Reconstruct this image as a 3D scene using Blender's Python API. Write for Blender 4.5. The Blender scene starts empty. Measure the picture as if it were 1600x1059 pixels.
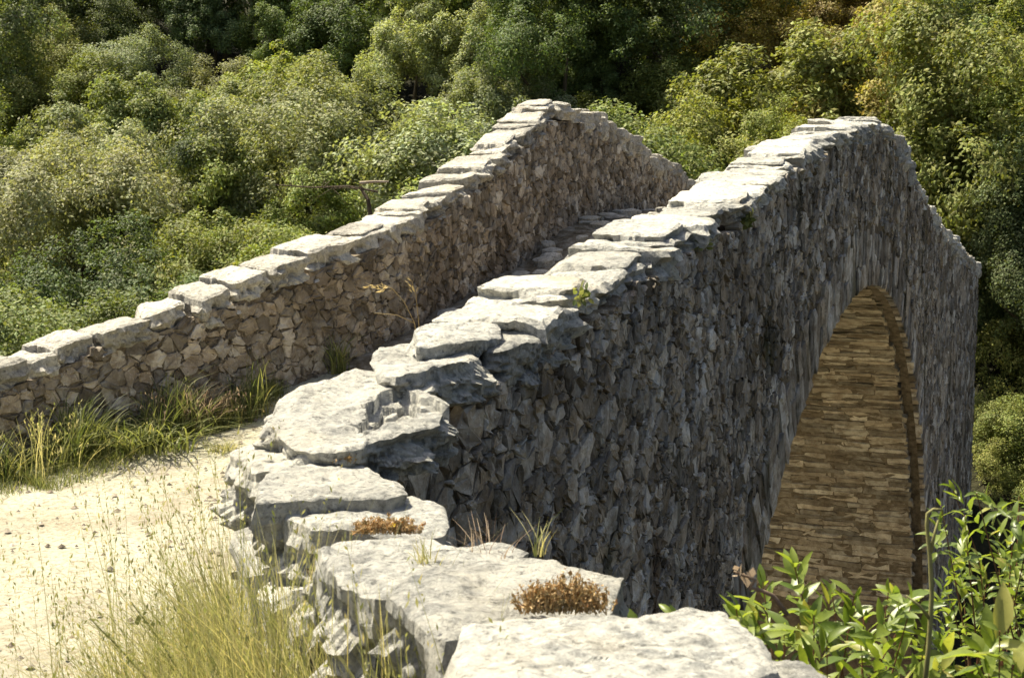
import bpy, math, random
import numpy as np
from mathutils import Vector

# ------------------------------------------------------------------ camera, sky, sun, exposure
scene = bpy.context.scene
col = scene.collection
F = 2222.0                                    # focal length in photo pixels (50 mm on 36 mm)
PITCH = math.atan(249.5 / F)
cam_data = bpy.data.cameras.new('camera')
cam_data.lens = 50.0
cam_data.sensor_width = 36.0
cam_data.clip_start = 0.05
cam_data.clip_end = 2000.0
cam_data.dof.use_dof = True
cam_data.dof.focus_distance = 8.0
cam_data.dof.aperture_fstop = 14.0
cam = bpy.data.objects.new('camera', cam_data)
cam.rotation_euler = (math.pi / 2 - PITCH, 0, 0)
col.objects.link(cam)
scene.camera = cam

SUN_EL = math.radians(61)
SH = np.array([-0.80, 0.60]); SH = SH / np.linalg.norm(SH)       # horizontal direction towards the sun
SUN_DIR = Vector((SH[0] * math.cos(SUN_EL), SH[1] * math.cos(SUN_EL), math.sin(SUN_EL)))
world = bpy.data.worlds.new('World')
scene.world = world
world.use_nodes = True
wn = world.node_tree
wn.nodes.clear()
sky = wn.nodes.new('ShaderNodeTexSky')
sky.sky_type = 'NISHITA'
sky.sun_disc = False
sky.sun_elevation = SUN_EL
sky.sun_rotation = math.atan2(SH[0], SH[1])
sky.air_density = 1.0
sky.dust_density = 5.0
sky.ozone_density = 0.4
bg = wn.nodes.new('ShaderNodeBackground')
bg.inputs['Strength'].default_value = 0.075
wo = wn.nodes.new('ShaderNodeOutputWorld')
wn.links.new(sky.outputs[0], bg.inputs[0])
wn.links.new(bg.outputs[0], wo.inputs[0])

sun_data = bpy.data.lights.new('sun', 'SUN')
sun_data.energy = 5.0
sun_data.angle = math.radians(0.5)
sun_data.color = (1.0, 0.92, 0.74)
sun = bpy.data.objects.new('sun', sun_data)
sun.rotation_euler = SUN_DIR.to_track_quat('Z', 'Y').to_euler()
sun.location = (-30, 10, 40)
col.objects.link(sun)

vs = scene.view_settings
vs.view_transform = 'Standard'
vs.look = 'None'
vs.exposure = 1.15
vs.gamma = 1.0
vs.use_curve_mapping = False

# ------------------------------------------------------------------ helpers
R = random.Random(7)
RN = np.random.RandomState(7)

def ray(x, row):
    cx = (x - 800.0) / F; cy = (529.5 - row) / F
    return np.array([cx, math.cos(PITCH) + cy * math.sin(PITCH), -math.sin(PITCH) + cy * math.cos(PITCH)])
def at_depth(x, row, Y):
    r = ray(x, row); return r * (Y / r[1])
def at_z(x, row, z):
    r = ray(x, row); return r * (z / r[2])
def project(p):
    p = np.asarray(p, float)
    c, s = math.cos(PITCH), math.sin(PITCH)
    fwd = p[..., 1] * c - p[..., 2] * s
    up = p[..., 1] * s + p[..., 2] * c
    return np.stack([800 + F * p[..., 0] / fwd, 529.5 - F * up / fwd], -1)

# bridge frame: o + s*d + t*n ; t = 0 is the outer (shaded) face, t grows across the road
TAN = 0.398
TH = math.atan(TAN)
D = np.array([math.sin(TH), math.cos(TH)])
N = np.array([-math.cos(TH), math.sin(TH)])
O = np.array([-2.0, 0.0])
def loc(s, t):
    s = np.asarray(s, float)[..., None]; t = np.asarray(t, float)[..., None]
    return O + s * D + t * N
def to_st(p):
    q = np.asarray(p)[..., :2] - O
    return q @ D, q @ N
def on_line(x, row, t):
    """pixel -> (s, z) on the vertical plane at offset t across the bridge"""
    r = ray(x, row); b = O + t * N
    k = (b @ N) / (r[:2] @ N)
    p = r * k
    return (p[:2] - O) @ D, p[2]

_perm = np.random.RandomState(3).rand(64, 64, 64)
def vnoise(p):
    p = np.asarray(p, float)
    i = np.floor(p).astype(int); f = p - i
    f = f * f * (3 - 2 * f)
    x0, y0, z0 = (i[..., k] & 63 for k in range(3))
    x1, y1, z1 = (x0 + 1) & 63, (y0 + 1) & 63, (z0 + 1) & 63
    fx, fy, fz = f[..., 0], f[..., 1], f[..., 2]
    a = _perm[x0, y0, z0] * (1 - fx) + _perm[x1, y0, z0] * fx
    b = _perm[x0, y1, z0] * (1 - fx) + _perm[x1, y1, z0] * fx
    c = _perm[x0, y0, z1] * (1 - fx) + _perm[x1, y0, z1] * fx
    d = _perm[x0, y1, z1] * (1 - fx) + _perm[x1, y1, z1] * fx
    return ((a * (1 - fy) + b * fy) * (1 - fz) + (c * (1 - fy) + d * fy) * fz) * 2 - 1
def fbm(p, octaves=4, lac=2.13, gain=0.5):
    p = np.asarray(p, float); o = 0; a = 1.0
    for k in range(octaves):
        o = o + a * vnoise(p + 17.3 * k); p = p * lac; a *= gain
    return o

def link(o, parent=None):
    col.objects.link(o)
    if parent is not None: o.parent = parent
    return o
def tag(o, label=None, cat=None, group=None, kind=None):
    if label: o['label'] = label
    if cat: o['category'] = cat
    if group: o['group'] = group
    if kind: o['kind'] = kind
    return o
def empty(name, p=(0, 0, 0)):
    o = bpy.data.objects.new(name, None)
    o.empty_display_size = 0.2
    o.location = p
    return link(o)
def mesh_obj(name, verts, faces, mat, parent=None, smooth=False, attr=None, center=False):
    verts = np.asarray(verts, float)
    me = bpy.data.meshes.new(name)
    o = bpy.data.objects.new(name, me)
    if center:
        c = verts.mean(0); verts = verts - c; o.location = c
    if isinstance(faces, np.ndarray):
        n = len(faces); k = faces.shape[1]
        me.vertices.add(len(verts)); me.vertices.foreach_set('co', verts.astype(np.float32).ravel())
        me.loops.add(n * k); me.loops.foreach_set('vertex_index', faces.astype(np.int32).ravel())
        me.polygons.add(n); me.polygons.foreach_set('loop_start', np.arange(0, n * k, k, dtype=np.int32))
        me.update(calc_edges=True)
    else:
        me.from_pydata(verts.tolist(), [], faces)
    if attr is not None:
        a = me.attributes.new('tone', 'FLOAT', 'POINT')
        a.data.foreach_set('value', np.asarray(attr, np.float32))
    me.polygons.foreach_set('use_smooth', np.full(len(me.polygons), smooth, dtype=bool))
    if mat is not None: me.materials.append(mat)
    link(o, parent)
    if center and parent is not None: o.location = Vector(c) - parent.location
    return o

class Soup:
    """collects small pieces into one mesh"""
    def __init__(s): s.v = []; s.f = []; s.t = []; s.n = 0
    def add(s, v, f, tone=0.5):
        s.v.append(np.asarray(v, float)); s.f += [[i + s.n for i in q] for q in f]
        s.t.append(np.broadcast_to(np.asarray(tone, float), (len(v),))); s.n += len(v)
    def build(s, name, mat, parent=None, smooth=False):
        v = np.concatenate(s.v)
        return mesh_obj(name, v, s.f, mat, parent, smooth, np.concatenate(s.t))

def tube(pts, radii, n=7):
    pts = np.asarray(pts, float); v = []; f = []
    for i, p in enumerate(pts):
        t = pts[min(i + 1, len(pts) - 1)] - pts[max(i - 1, 0)]
        t = t / (np.linalg.norm(t) + 1e-9)
        a = np.cross(t, [0.3, 0.9, 0.2]); a /= np.linalg.norm(a) + 1e-9; b = np.cross(t, a)
        for k in range(n):
            g = 2 * math.pi * k / n
            v.append(p + radii[i] * (math.cos(g) * a + math.sin(g) * b))
    for i in range(len(pts) - 1):
        for k in range(n):
            f.append([i * n + k, i * n + (k + 1) % n, (i + 1) * n + (k + 1) % n, (i + 1) * n + k])
    f.append(list(range(n))[::-1]); f.append([(len(pts) - 1) * n + k for k in range(n)])
    return np.array(v), f

class Curve:
    """smooth plan curve; normal is to the right of travel"""
    def __init__(s, pts, step=0.04, smooth=True):
        pts = np.asarray(pts, float)
        if smooth:
            P = np.vstack([2 * pts[0] - pts[1], pts, 2 * pts[-1] - pts[-2]]); out = []
            for i in range(1, len(P) - 2):
                m = max(2, int(np.linalg.norm(P[i + 1] - P[i]) / step))
                u = np.linspace(0, 1, m, endpoint=False)[:, None]
                out.append(0.5 * ((2 * P[i]) + (-P[i - 1] + P[i + 1]) * u + (2 * P[i - 1] - 5 * P[i] + 4 * P[i + 1] - P[i + 2]) * u ** 2
                                  + (-P[i - 1] + 3 * P[i] - 3 * P[i + 1] + P[i + 2]) * u ** 3))
            pts = np.vstack(out + [pts[-1:]])
        s.p = pts
        s.a = np.concatenate([[0], np.cumsum(np.linalg.norm(np.diff(pts, axis=0), axis=1))])
        t = np.gradient(pts, axis=0); t /= np.linalg.norm(t, axis=1)[:, None]
        s.nr = np.stack([t[:, 1], -t[:, 0]], 1)
        s.length = s.a[-1]
    def pos(s, a, off=0.0):
        a = np.asarray(a, float)
        x = np.interp(a, s.a, s.p[:, 0]); y = np.interp(a, s.a, s.p[:, 1])
        nx = np.interp(a, s.a, s.nr[:, 0]); ny = np.interp(a, s.a, s.nr[:, 1])
        return np.stack([x + nx * off, y + ny * off], -1)
    def nearest(s, p):
        return s.a[np.argmin(((s.p - np.asarray(p)[:2]) ** 2).sum(1))]

# ------------------------------------------------------------------ materials
class NT:
    def __init__(s, name):
        s.m = bpy.data.materials.new(name); s.m.use_nodes = True
        s.t = s.m.node_tree; s.t.nodes.clear()
    def n(s, typ, **kw):
        nd = s.t.nodes.new(typ)
        for k, v in kw.items():
            if k.startswith('i_'):
                key = k[2:]; nd.inputs[int(key) if key.isdigit() else key.replace('_', ' ')].default_value = v
            else: setattr(nd, k, v)
        return nd
    def l(s, a, b): s.t.links.new(a, b)
    def pos(s): return s.n('ShaderNodeNewGeometry').outputs['Position']
    def scaled(s, vec, sc):
        m = s.n('ShaderNodeMapping'); m.inputs['Scale'].default_value = sc; s.l(vec, m.inputs[0]); return m.outputs[0]
    def noise(s, vec, scale, detail=6, rough=0.6):
        x = s.n('ShaderNodeTexNoise'); x.inputs['Scale'].default_value = scale
        x.inputs['Detail'].default_value = detail; x.inputs['Roughness'].default_value = rough
        s.l(vec, x.inputs['Vector']); return x.outputs[0]
    def ramp(s, fac, stops):
        r = s.n('ShaderNodeValToRGB'); e = r.color_ramp.elements
        while len(e) < len(stops): e.new(0.5)
        for k, (p, c) in enumerate(stops):
            e[k].position = p; e[k].color = (c if isinstance(c, tuple) else (c, c, c)) + (1,)
        s.l(fac, r.inputs[0]); return r.outputs[0]
    def mix(s, fac, a, b, mode='MIX'):
        m = s.n('ShaderNodeMix', data_type='RGBA', blend_type=mode)
        for sock, v in ((m.inputs[0], fac), (m.inputs[6], a), (m.inputs[7], b)):
            if isinstance(v, (int, float)): sock.default_value = v
            elif isinstance(v, tuple): sock.default_value = v + (1,)
            else: s.l(v, sock)
        return m.outputs[2]
    def math(s, op, a, b=0.5):
        m = s.n('ShaderNodeMath', operation=op)
        for sock, v in ((m.inputs[0], a), (m.inputs[1], b)):
            if isinstance(v, (int, float)): sock.default_value = v
            else: s.l(v, sock)
        return m.outputs[0]
    def bump(s, h, strength=0.5, dist=0.02, prev=None):
        b = s.n('ShaderNodeBump'); b.inputs['Strength'].default_value = strength; b.inputs['Distance'].default_value = dist
        s.l(h, b.inputs['Height'])
        if prev is not None: s.l(prev, b.inputs['Normal'])
        return b.outputs[0]
    def out(s, color, rough=0.9, normal=None, spec=0.2, transl=None, tfac=0.3):
        p = s.n('ShaderNodeBsdfPrincipled')
        if isinstance(color, tuple): p.inputs['Base Color'].default_value = color + (1,)
        else: s.l(color, p.inputs['Base Color'])
        p.inputs['Roughness'].default_value = rough
        p.inputs['Specular IOR Level'].default_value = spec
        if normal is not None: s.l(normal, p.inputs['Normal'])
        sh = p.outputs[0]
        if transl is not None:
            tr = s.n('ShaderNodeBsdfTranslucent')
            if isinstance(transl, tuple): tr.inputs[0].default_value = transl + (1,)
            else: s.l(transl, tr.inputs[0])
            mx = s.n('ShaderNodeMixShader'); mx.inputs[0].default_value = tfac
            s.l(sh, mx.inputs[1]); s.l(tr.outputs[0], mx.inputs[2]); sh = mx.outputs[0]
        o = s.n('ShaderNodeOutputMaterial'); s.l(sh, o.inputs[0])
        return s.m
    def attr(s, name='tone'):
        return s.n('ShaderNodeAttribute', attribute_name=name).outputs['Fac']
    def rnd(s): return s.n('ShaderNodeObjectInfo').outputs['Random']

def mat_limestone(name, lo, mid, hi, bump=0.8):
    k = NT(name); p = k.pos()
    warp = k.noise(p, 4.0, 3)
    big = k.noise(p, 2.3, 5, 0.65)
    fine = k.noise(p, 42.0, 8, 0.7)
    strat = k.noise(k.scaled(p, (7.0, 9.0, 60.0)), 1.0, 5, 0.65)
    streak = k.noise(p, 24.0, 9, 0.72)
    c = k.ramp(k.math('ADD', k.math('MULTIPLY', big, 0.42), k.math('MULTIPLY', streak, 0.58)), [(0.37, lo), (0.49, mid), (0.60, hi)])
    c = k.mix(k.ramp(k.noise(p, 75.0, 4, 0.6), [(0.56, 0.0), (0.70, 0.55)]), c, tuple(min(0.8, x * 1.25) for x in hi))
    c = k.mix(k.ramp(fine, [(0.34, 0.8), (0.47, 0.0)]), c, tuple(x * 0.45 for x in lo))          # pits
    lich = k.n('ShaderNodeTexVoronoi'); lich.inputs['Scale'].default_value = 26.0; k.l(p, lich.inputs['Vector'])
    lm = k.math('MULTIPLY', k.ramp(lich.outputs['Distance'], [(0.10, 1.0), (0.28, 0.0)]), k.ramp(k.noise(p, 3.1, 3), [(0.5, 0.0), (0.62, 0.8)]))
    c = k.mix(lm, c, (0.62, 0.60, 0.50))
    c = k.mix(k.ramp(k.noise(p, 1.7, 4), [(0.55, 0.0), (0.72, 0.5)]), c, (0.44, 0.36, 0.22))        # earthy stain
    c = k.mix(k.ramp(k.noise(p, 5.5, 7, 0.75), [(0.53, 0.0), (0.66, 0.42)]), c, (0.20, 0.195, 0.17))   # dark lichen crust
    v = k.math('ADD', k.math('MULTIPLY', k.rnd(), 0.40), 0.78)
    hv = k.n('ShaderNodeHueSaturation'); k.l(c, hv.inputs['Color']); k.l(v, hv.inputs['Value'])
    crack = k.ramp(k.math('ABSOLUTE', k.math('SUBTRACT', k.noise(k.scaled(p, (4.0, 7.0, 30.0)), 1.0, 4, 0.7), 0.5)), [(0.0, 0.0), (0.03, 1.0)])
    nb = k.bump(strat, bump * 0.35, 0.02)
    nb = k.bump(crack, bump * 0.25, 0.015, nb)
    nb = k.bump(k.noise(p, 17.0, 8, 0.72), bump, 0.035, nb)
    nb = k.bump(fine, bump * 0.9, 0.012, nb)
    return k.out(hv.outputs[0], 0.92, nb, 0.15)

M = {}
M['coping'] = mat_limestone('pale_limestone', (0.25, 0.255, 0.24), (0.52, 0.51, 0.455), (0.70, 0.675, 0.575), 1.0)
M['coping_far'] = mat_limestone('weathered_limestone', (0.23, 0.22, 0.19), (0.49, 0.465, 0.40), (0.66, 0.625, 0.53), 1.0)

def mat_rubble(name, cold, warm, dark, stains=True):
    k = NT(name); p = k.pos(); t = k.attr()
    n1 = k.noise(p, 9.0, 6, 0.65); n2 = k.noise(p, 55.0, 6, 0.7); n3 = k.noise(p, 1.3, 5, 0.6)
    c = k.mix(k.ramp(t, [(0.25, 0.0), (0.85, 1.0)]), warm, cold)
    c = k.mix(k.ramp(n1, [(0.38, 0.85), (0.6, 0.0)]), c, dark)
    c = k.mix(k.ramp(n2, [(0.55, 0.0), (0.75, 0.6)]), c, tuple(min(1, x * 1.6) for x in cold))
    c = k.mix(k.ramp(n3, [(0.50, 0.0), (0.68, 0.75)]), c, tuple(x * 1.1 for x in dark))
    if stains:
        # damp moss hanging below the parapet, and rusty drip streaks
        m = k.noise(k.scaled(p, (2.2, 2.2, 0.55)), 1.0, 4, 0.6)
        c = k.mix(k.ramp(m, [(0.56, 0.0), (0.66, 0.8)]), c, (0.045, 0.040, 0.016))
        P0 = at_depth(1172, 545, 9.3)
        dv = k.n('ShaderNodeVectorMath', operation='SUBTRACT'); k.l(p, dv.inputs[0]); dv.inputs[1].default_value = tuple(P0)
        dl = k.n('ShaderNodeVectorMath', operation='LENGTH'); k.l(k.scaled(dv.outputs[0], (1.1, 1.1, 1.5)), dl.inputs[0])
        mm = k.math('ADD', dl.outputs['Value'], k.math('MULTIPLY', k.noise(k.scaled(p, (5, 5, 1.5)), 1.0, 5), 1.1))
        c = k.mix(k.ramp(mm, [(0.75, 0.9), (1.15, 0.0)]), c, (0.030, 0.030, 0.010))
        m2 = k.noise(k.scaled(p, (6.0, 6.0, 0.7)), 1.0, 3, 0.6)
        c = k.mix(k.ramp(m2, [(0.60, 0.0), (0.72, 0.6)]), c, (0.13, 0.075, 0.03))
    v = k.math('ADD', k.math('MULTIPLY', k.math('FRACT', k.math('MULTIPLY', t, 7.31)), 1.0), 0.45)
    hv = k.n('ShaderNodeHueSaturation'); k.l(c, hv.inputs['Color']); k.l(v, hv.inputs['Value'])
    nb = k.bump(n1, 0.7, 0.03); nb = k.bump(n2, 0.6, 0.008, nb)
    return k.out(hv.outputs[0], 0.92, nb, 0.15)
M['rubble'] = mat_rubble('grey_rubble_stone', (0.46, 0.44, 0.39), (0.325, 0.28, 0.215), (0.15, 0.118, 0.08))
M['parapet'] = mat_rubble('tan_rubble_stone', (0.46, 0.425, 0.36), (0.37, 0.315, 0.24), (0.19, 0.15, 0.105), False)
M['vault'] = mat_rubble('ochre_vault_stone', (0.49, 0.44, 0.33), (0.40, 0.335, 0.23), (0.20, 0.155, 0.098), False)

k = NT('earthy_mortar'); p = k.pos()
M['mortar'] = k.out(k.ramp(k.noise(p, 12.0, 6), [(0.35, (0.085, 0.066, 0.042)), (0.65, (0.19, 0.155, 0.105))]), 0.95, k.bump(k.noise(p, 30, 6), 0.8, 0.03))
k = NT('tan_mortar'); p = k.pos()
M['pmortar'] = k.out(k.ramp(k.noise(p, 14.0, 7), [(0.35, (0.12, 0.095, 0.062)), (0.65, (0.29, 0.245, 0.18))]), 0.95, k.bump(k.noise(p, 30, 6), 1.0, 0.04))
k = NT('vault_mortar'); p = k.pos()
M['vmortar'] = k.out(k.ramp(k.noise(p, 12.0, 6), [(0.35, (0.11, 0.082, 0.05)), (0.65, (0.22, 0.175, 0.11))]), 0.95, k.bump(k.noise(p, 30, 6), 0.8, 0.03))

k = NT('sandy_path'); p = k.pos()
a = k.noise(p, 1.1, 5); b = k.noise(p, 28, 8, 0.75); c_ = k.noise(p, 95, 5, 0.7)
c = k.ramp(a, [(0.3, (0.40, 0.365, 0.29)), (0.52, (0.53, 0.51, 0.385)), (0.7, (0.62, 0.60, 0.46))])
c = k.mix(k.ramp(b, [(0.36, 0.8), (0.52, 0.0)]), c, (0.27, 0.215, 0.13))
c = k.mix(k.ramp(c_, [(0.29, 0.9), (0.38, 0.0)]), c, (0.13, 0.09, 0.045))
c = k.mix(k.ramp(k.noise(p, 2.7, 6, 0.7), [(0.52, 0.0), (0.7, 0.45)]), c, (0.34, 0.28, 0.19))
nb = k.bump(k.noise(p, 9.0, 5), 0.9, 0.06); nb = k.bump(b, 1.0, 0.03, nb); nb = k.bump(c_, 0.5, 0.006, nb)
M['path'] = k.out(c, 0.95, nb, 0.1)
k = NT('stony_deck'); p = k.pos()
M['deck'] = k.out(k.ramp(k.noise(p, 7, 7, 0.7), [(0.33, (0.07, 0.052, 0.03)), (0.5, (0.20, 0.165, 0.11)), (0.68, (0.36, 0.33, 0.27))]), 0.95, k.bump(k.noise(p, 11, 6), 1.0, 0.08))

k = NT('forest_soil'); p = k.pos()
M['soil'] = k.out(k.ramp(k.noise(p, 0.8, 7), [(0.35, (0.016, 0.017, 0.007)), (0.65, (0.04, 0.038, 0.017))]), 0.95, k.bump(k.noise(p, 4, 6), 1.0, 0.2))
k = NT('pale_bounce_gravel'); p = k.pos()
M['gravel'] = k.out(k.ramp(k.noise(p, 6, 7), [(0.35, (0.42, 0.36, 0.26)), (0.65, (0.60, 0.54, 0.42))]), 0.95, k.bump(k.noise(p, 9, 6), 1.0, 0.1))
k = NT('river_water'); p = k.pos()
M['water'] = k.out((0.04, 0.06, 0.04), 0.08, k.bump(k.noise(p, 5, 3), 0.2, 0.05), 0.5)
k = NT('bark'); p = k.pos()
M['bark'] = k.out(k.ramp(k.noise(k.scaled(p, (9, 9, 2)), 2.0, 6), [(0.35, (0.045, 0.034, 0.022)), (0.65, (0.14, 0.11, 0.075))]), 0.95, k.bump(k.noise(p, 25, 5), 0.8, 0.03))
k = NT('dead_wood'); p = k.pos()
M['deadwood'] = k.out(k.ramp(k.noise(k.scaled(p, (3, 12, 12)), 2.0, 6), [(0.35, (0.28, 0.22, 0.16)), (0.65, (0.50, 0.42, 0.32))]), 0.9)

# foliage: the object's own colour times a per-leaf tone
k = NT('tree_foliage'); t = k.attr()
oc = k.n('ShaderNodeObjectInfo').outputs['Color']
v = k.math('ADD', k.math('MULTIPLY', t, 1.3), 0.38)
hv = k.n('ShaderNodeHueSaturation'); k.l(oc, hv.inputs['Color']); k.l(v, hv.inputs['Value'])
k.l(k.math('ADD', k.math('MULTIPLY', k.math('FRACT', k.math('MULTIPLY', t, 9.7)), 0.05), 0.475), hv.inputs['Hue'])
tr = k.mix(1.0, hv.outputs[0], (1.0, 1.0, 0.45), 'MULTIPLY')
M['foliage'] = k.out(hv.outputs[0], 0.6, None, 0.25, tr, 0.36)

def mat_leaf(name, lo, hi, tl, rough=0.3, spec=0.5, tfac=0.35):
    k = NT(name); r = k.rnd(); t = k.attr()
    c = k.ramp(k.math('FRACT', k.math('ADD', r, t)), [(0.0, lo), (0.9, hi), (1.0, tuple(0.5 * (a_ + b_) for a_, b_ in zip(hi, (0.42, 0.32, 0.12))))])
    c = k.mix(k.ramp(k.noise(k.pos(), 60, 4), [(0.5, 0.0), (0.75, 0.5)]), c, tuple(x * 0.6 for x in lo))
    return k.out(c, rough, None, spec, k.mix(1.0, c, tl, 'MULTIPLY'), tfac)
M['shrub_leaf'] = mat_leaf('glossy_shrub_leaf', (0.10, 0.15, 0.028), (0.22, 0.27, 0.05), (1.8, 1.8, 0.8), 0.38, 0.45, 0.4)
M['grass'] = mat_leaf('green_grass', (0.075, 0.105, 0.03), (0.28, 0.285, 0.11), (1.5, 1.5, 0.8), 0.5, 0.3)
M['dry'] = mat_leaf('dry_grass', (0.34, 0.26, 0.12), (0.55, 0.46, 0.26), (1.2, 1.1, 0.8), 0.6, 0.2)
M['mixgrass'] = mat_leaf('half_dry_grass', (0.17, 0.195, 0.06), (0.56, 0.50, 0.27), (1.3, 1.3, 0.8), 0.55, 0.25)
M['russet'] = mat_leaf('russet_dry_grass', (0.20, 0.13, 0.085), (0.52, 0.42, 0.29), (1.0, 0.95, 0.9), 0.6, 0.2)
M['sedum'] = mat_leaf('orange_stonecrop', (0.27, 0.21, 0.09), (0.66, 0.50, 0.26), (1.3, 1.0, 0.6), 0.6, 0.2)
M['yellow'] = mat_leaf('yellow_petal', (0.75, 0.55, 0.02), (0.85, 0.65, 0.04), (1, 1, 1), 0.6, 0.2)
M['stem'] = mat_leaf('green_stem', (0.17, 0.17, 0.055), (0.27, 0.25, 0.10), (1, 1, 1), 0.6, 0.2, 0.05)
M['redstem'] = mat_leaf('reddish_twig', (0.13, 0.055, 0.03), (0.20, 0.10, 0.05), (1, 1, 1), 0.6, 0.2, 0.02)

# ------------------------------------------------------------------ profiles of the bridge
def table(pix, t):
    a = np.array([on_line(x, r, t) for x, r in pix]); return a[:, 0], a[:, 1]
RS, RZ = table([(780, 533), (850, 498), (900, 468), (970, 428), (1000, 408), (1110, 346), (1185, 292), (1260, 238), (1310, 205), (1372, 186),
                (1395, 200), (1415, 230), (1440, 290), (1470, 345), (1500, 385), (1530, 412)], 0.0)
LS, LZ = table([(600, 355), (690, 308), (800, 230), (845, 185), (868, 166), (900, 168), (945, 180), (1000, 222), (1060, 257), (1085, 287)], 3.45)
LS = np.append(LS, [26.0, 31.0]); LZ = np.append(LZ, [-0.75, -1.7])
def top_r(s): return np.interp(s, RS, RZ)
DS = [-8, 0, 6.0, 8.2, 9.45, 10.2, 11.3, 12.4, 13.5, 14.9, 16.1, 17.4, 18.7, 22, 26, 31, 34]
DZ = [-1.75, -1.8, -1.97, -1.95, -1.76, -1.6, -1.34, -1.17, -1.0, -0.72, -0.5, -0.42, -0.45, -1.05, -2.0, -3.1, -3.6]
def deck(s): return np.interp(s, DS, DZ)
SC, ZC, RA = 14.48, -1.0, 8.0                   # arch: crown station, crown height, radius
def arch_half(drop, k=1.0):
    drop = np.clip(drop, 0, RA); return k * np.sqrt(2 * RA * drop - drop ** 2)
def arch_z(s, k=1.0):
    x = np.abs(np.asarray(s) - SC) / k
    return np.where(x < RA, ZC - (RA - np.sqrt(np.clip(RA ** 2 - x ** 2, 0, None))), -12.0)
S_END = 30.9

# ------------------------------------------------------------------ terrain, river, path (the setting)
GS = [-60, 4.6, 5.5, 10.0, 11.0, 17.5, 19.0, 24, 31, 36, 44, 60, 140]
GZ = [-2.5, -2.5, -4.0, -11.0, -11.6, -11.6, -10.6, -9.0, -7.4, -4.8, -0.6, 8.0, 46]
def ground_z(s, t):
    z = np.interp(s, GS, GZ)
    p = np.stack([s * 0.12, t * 0.12, s * 0], -1)
    amp = np.interp(s, [4, 8, 18, 30, 45], [0.0, 0.3, 0.4, 0.7, 1.6])
    return z + amp * fbm(p, 4)
ss = np.concatenate([np.arange(-60, 0, 6), np.arange(0, 40, 0.8), np.arange(40, 141, 3.0)])
tt = np.concatenate([np.arange(-90, -20, 6), np.arange(-20, 40, 1.0), np.arange(40, 111, 6)])
Sg, Tg = np.meshgrid(ss, tt, indexing='ij')
xy = loc(Sg, Tg); zz = ground_z(Sg, Tg)
V = np.concatenate([xy, zz[..., None]], -1).reshape(-1, 3)
ni, nj = Sg.shape
I = np.arange(ni * nj).reshape(ni, nj)
Fq = np.stack([I[:-1, :-1], I[:-1, 1:], I[1:, 1:], I[1:, :-1]], -1).reshape(-1, 4)[:, ::-1].copy()
g = mesh_obj('hillside', V, Fq, M['soil'], smooth=True); tag(g, kind='structure')
# unseen pale gravel beside the river, added to bounce sun onto the vault
def strip(name, s0, s1, z, mat, t0=-60, t1=80):
    sa = np.linspace(s0, s1, 14); ta = np.linspace(t0, t1, 60); A, B = np.meshgrid(sa, ta, indexing='ij')
    xy = loc(A, B); q = np.concatenate([xy, (z + 0.12 * fbm(np.stack([A, B, A * 0], -1) * 0.8))[..., None]], -1).reshape(-1, 3)
    J = np.arange(14 * 60).reshape(14, 60)
    f = np.stack([J[:-1, :-1], J[:-1, 1:], J[1:, 1:], J[1:, :-1]], -1).reshape(-1, 4)[:, ::-1].copy()
    o = mesh_obj(name, q, f, mat, smooth=True); tag(o, kind='structure'); return o
strip('bounce_gravel', 13.6, 19.0, -10.6, M['gravel'])
strip('river', 9.0, 13.8, -10.75, M['water'])

# plan curves --------------------------------------------------------------
# left wall, inner face, from the far approach (left of frame) over the bridge
LW = [(-11, 7.6), (-7.5, 8.0)]
LWZ = [(-11, -1.75), (-7.5, -1.5)]
flare = [(-200, 626, 9.0), (0, 575, 9.4), (120, 530, 9.8), (300, 467, 10.3), (440, 412, 10.85), (510, 385, 11.2)]
fl3 = [at_depth(*q) for q in flare]
str_s = np.arange(LS[0] + 0.2, S_END + 0.1, 1.0)
left_pts = LW + [tuple(q[:2]) for q in fl3] + [tuple(loc(s, 3.45)) for s in str_s]
LC = Curve(left_pts)
_la = [LC.nearest(q) for q in LW] + [LC.nearest(q) for q in fl3]
_lz = [-1.75, -1.45] + [q[2] for q in fl3]
for s, z in zip(LS, LZ):
    a = LC.nearest(loc(s, 3.45))
    if a > _la[-1] + 0.05: _la.append(a); _lz.append(z)
def top_l(a): return np.interp(a, _la, _lz)
def path_at_l(a):
    s, t = to_st(LC.pos(a)); return deck(s)

# near wall: left (path side) face from the bend back towards the camera
NL = Curve([(-0.40, 4.85), (-0.62, 4.5), (-0.76, 4.22), (-0.775, 4.02), (-0.62, 3.5), (-0.40, 3.04), (-0.19, 2.7), (-0.07, 2.45), (0.33, 1.6), (0.95, 0.4), (1.6, -1.0), (2.2, -3)])
NO = [(2.7, -2.9), (2.1, -0.8), (1.45, 0.6), (0.85, 1.75), (0.45, 2.2), (0.22, 2.72), (0.02, 3.03), (-0.16, 3.33), (-0.27, 3.6), (-0.36, 3.82), (-0.45, 4.08)]

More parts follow.
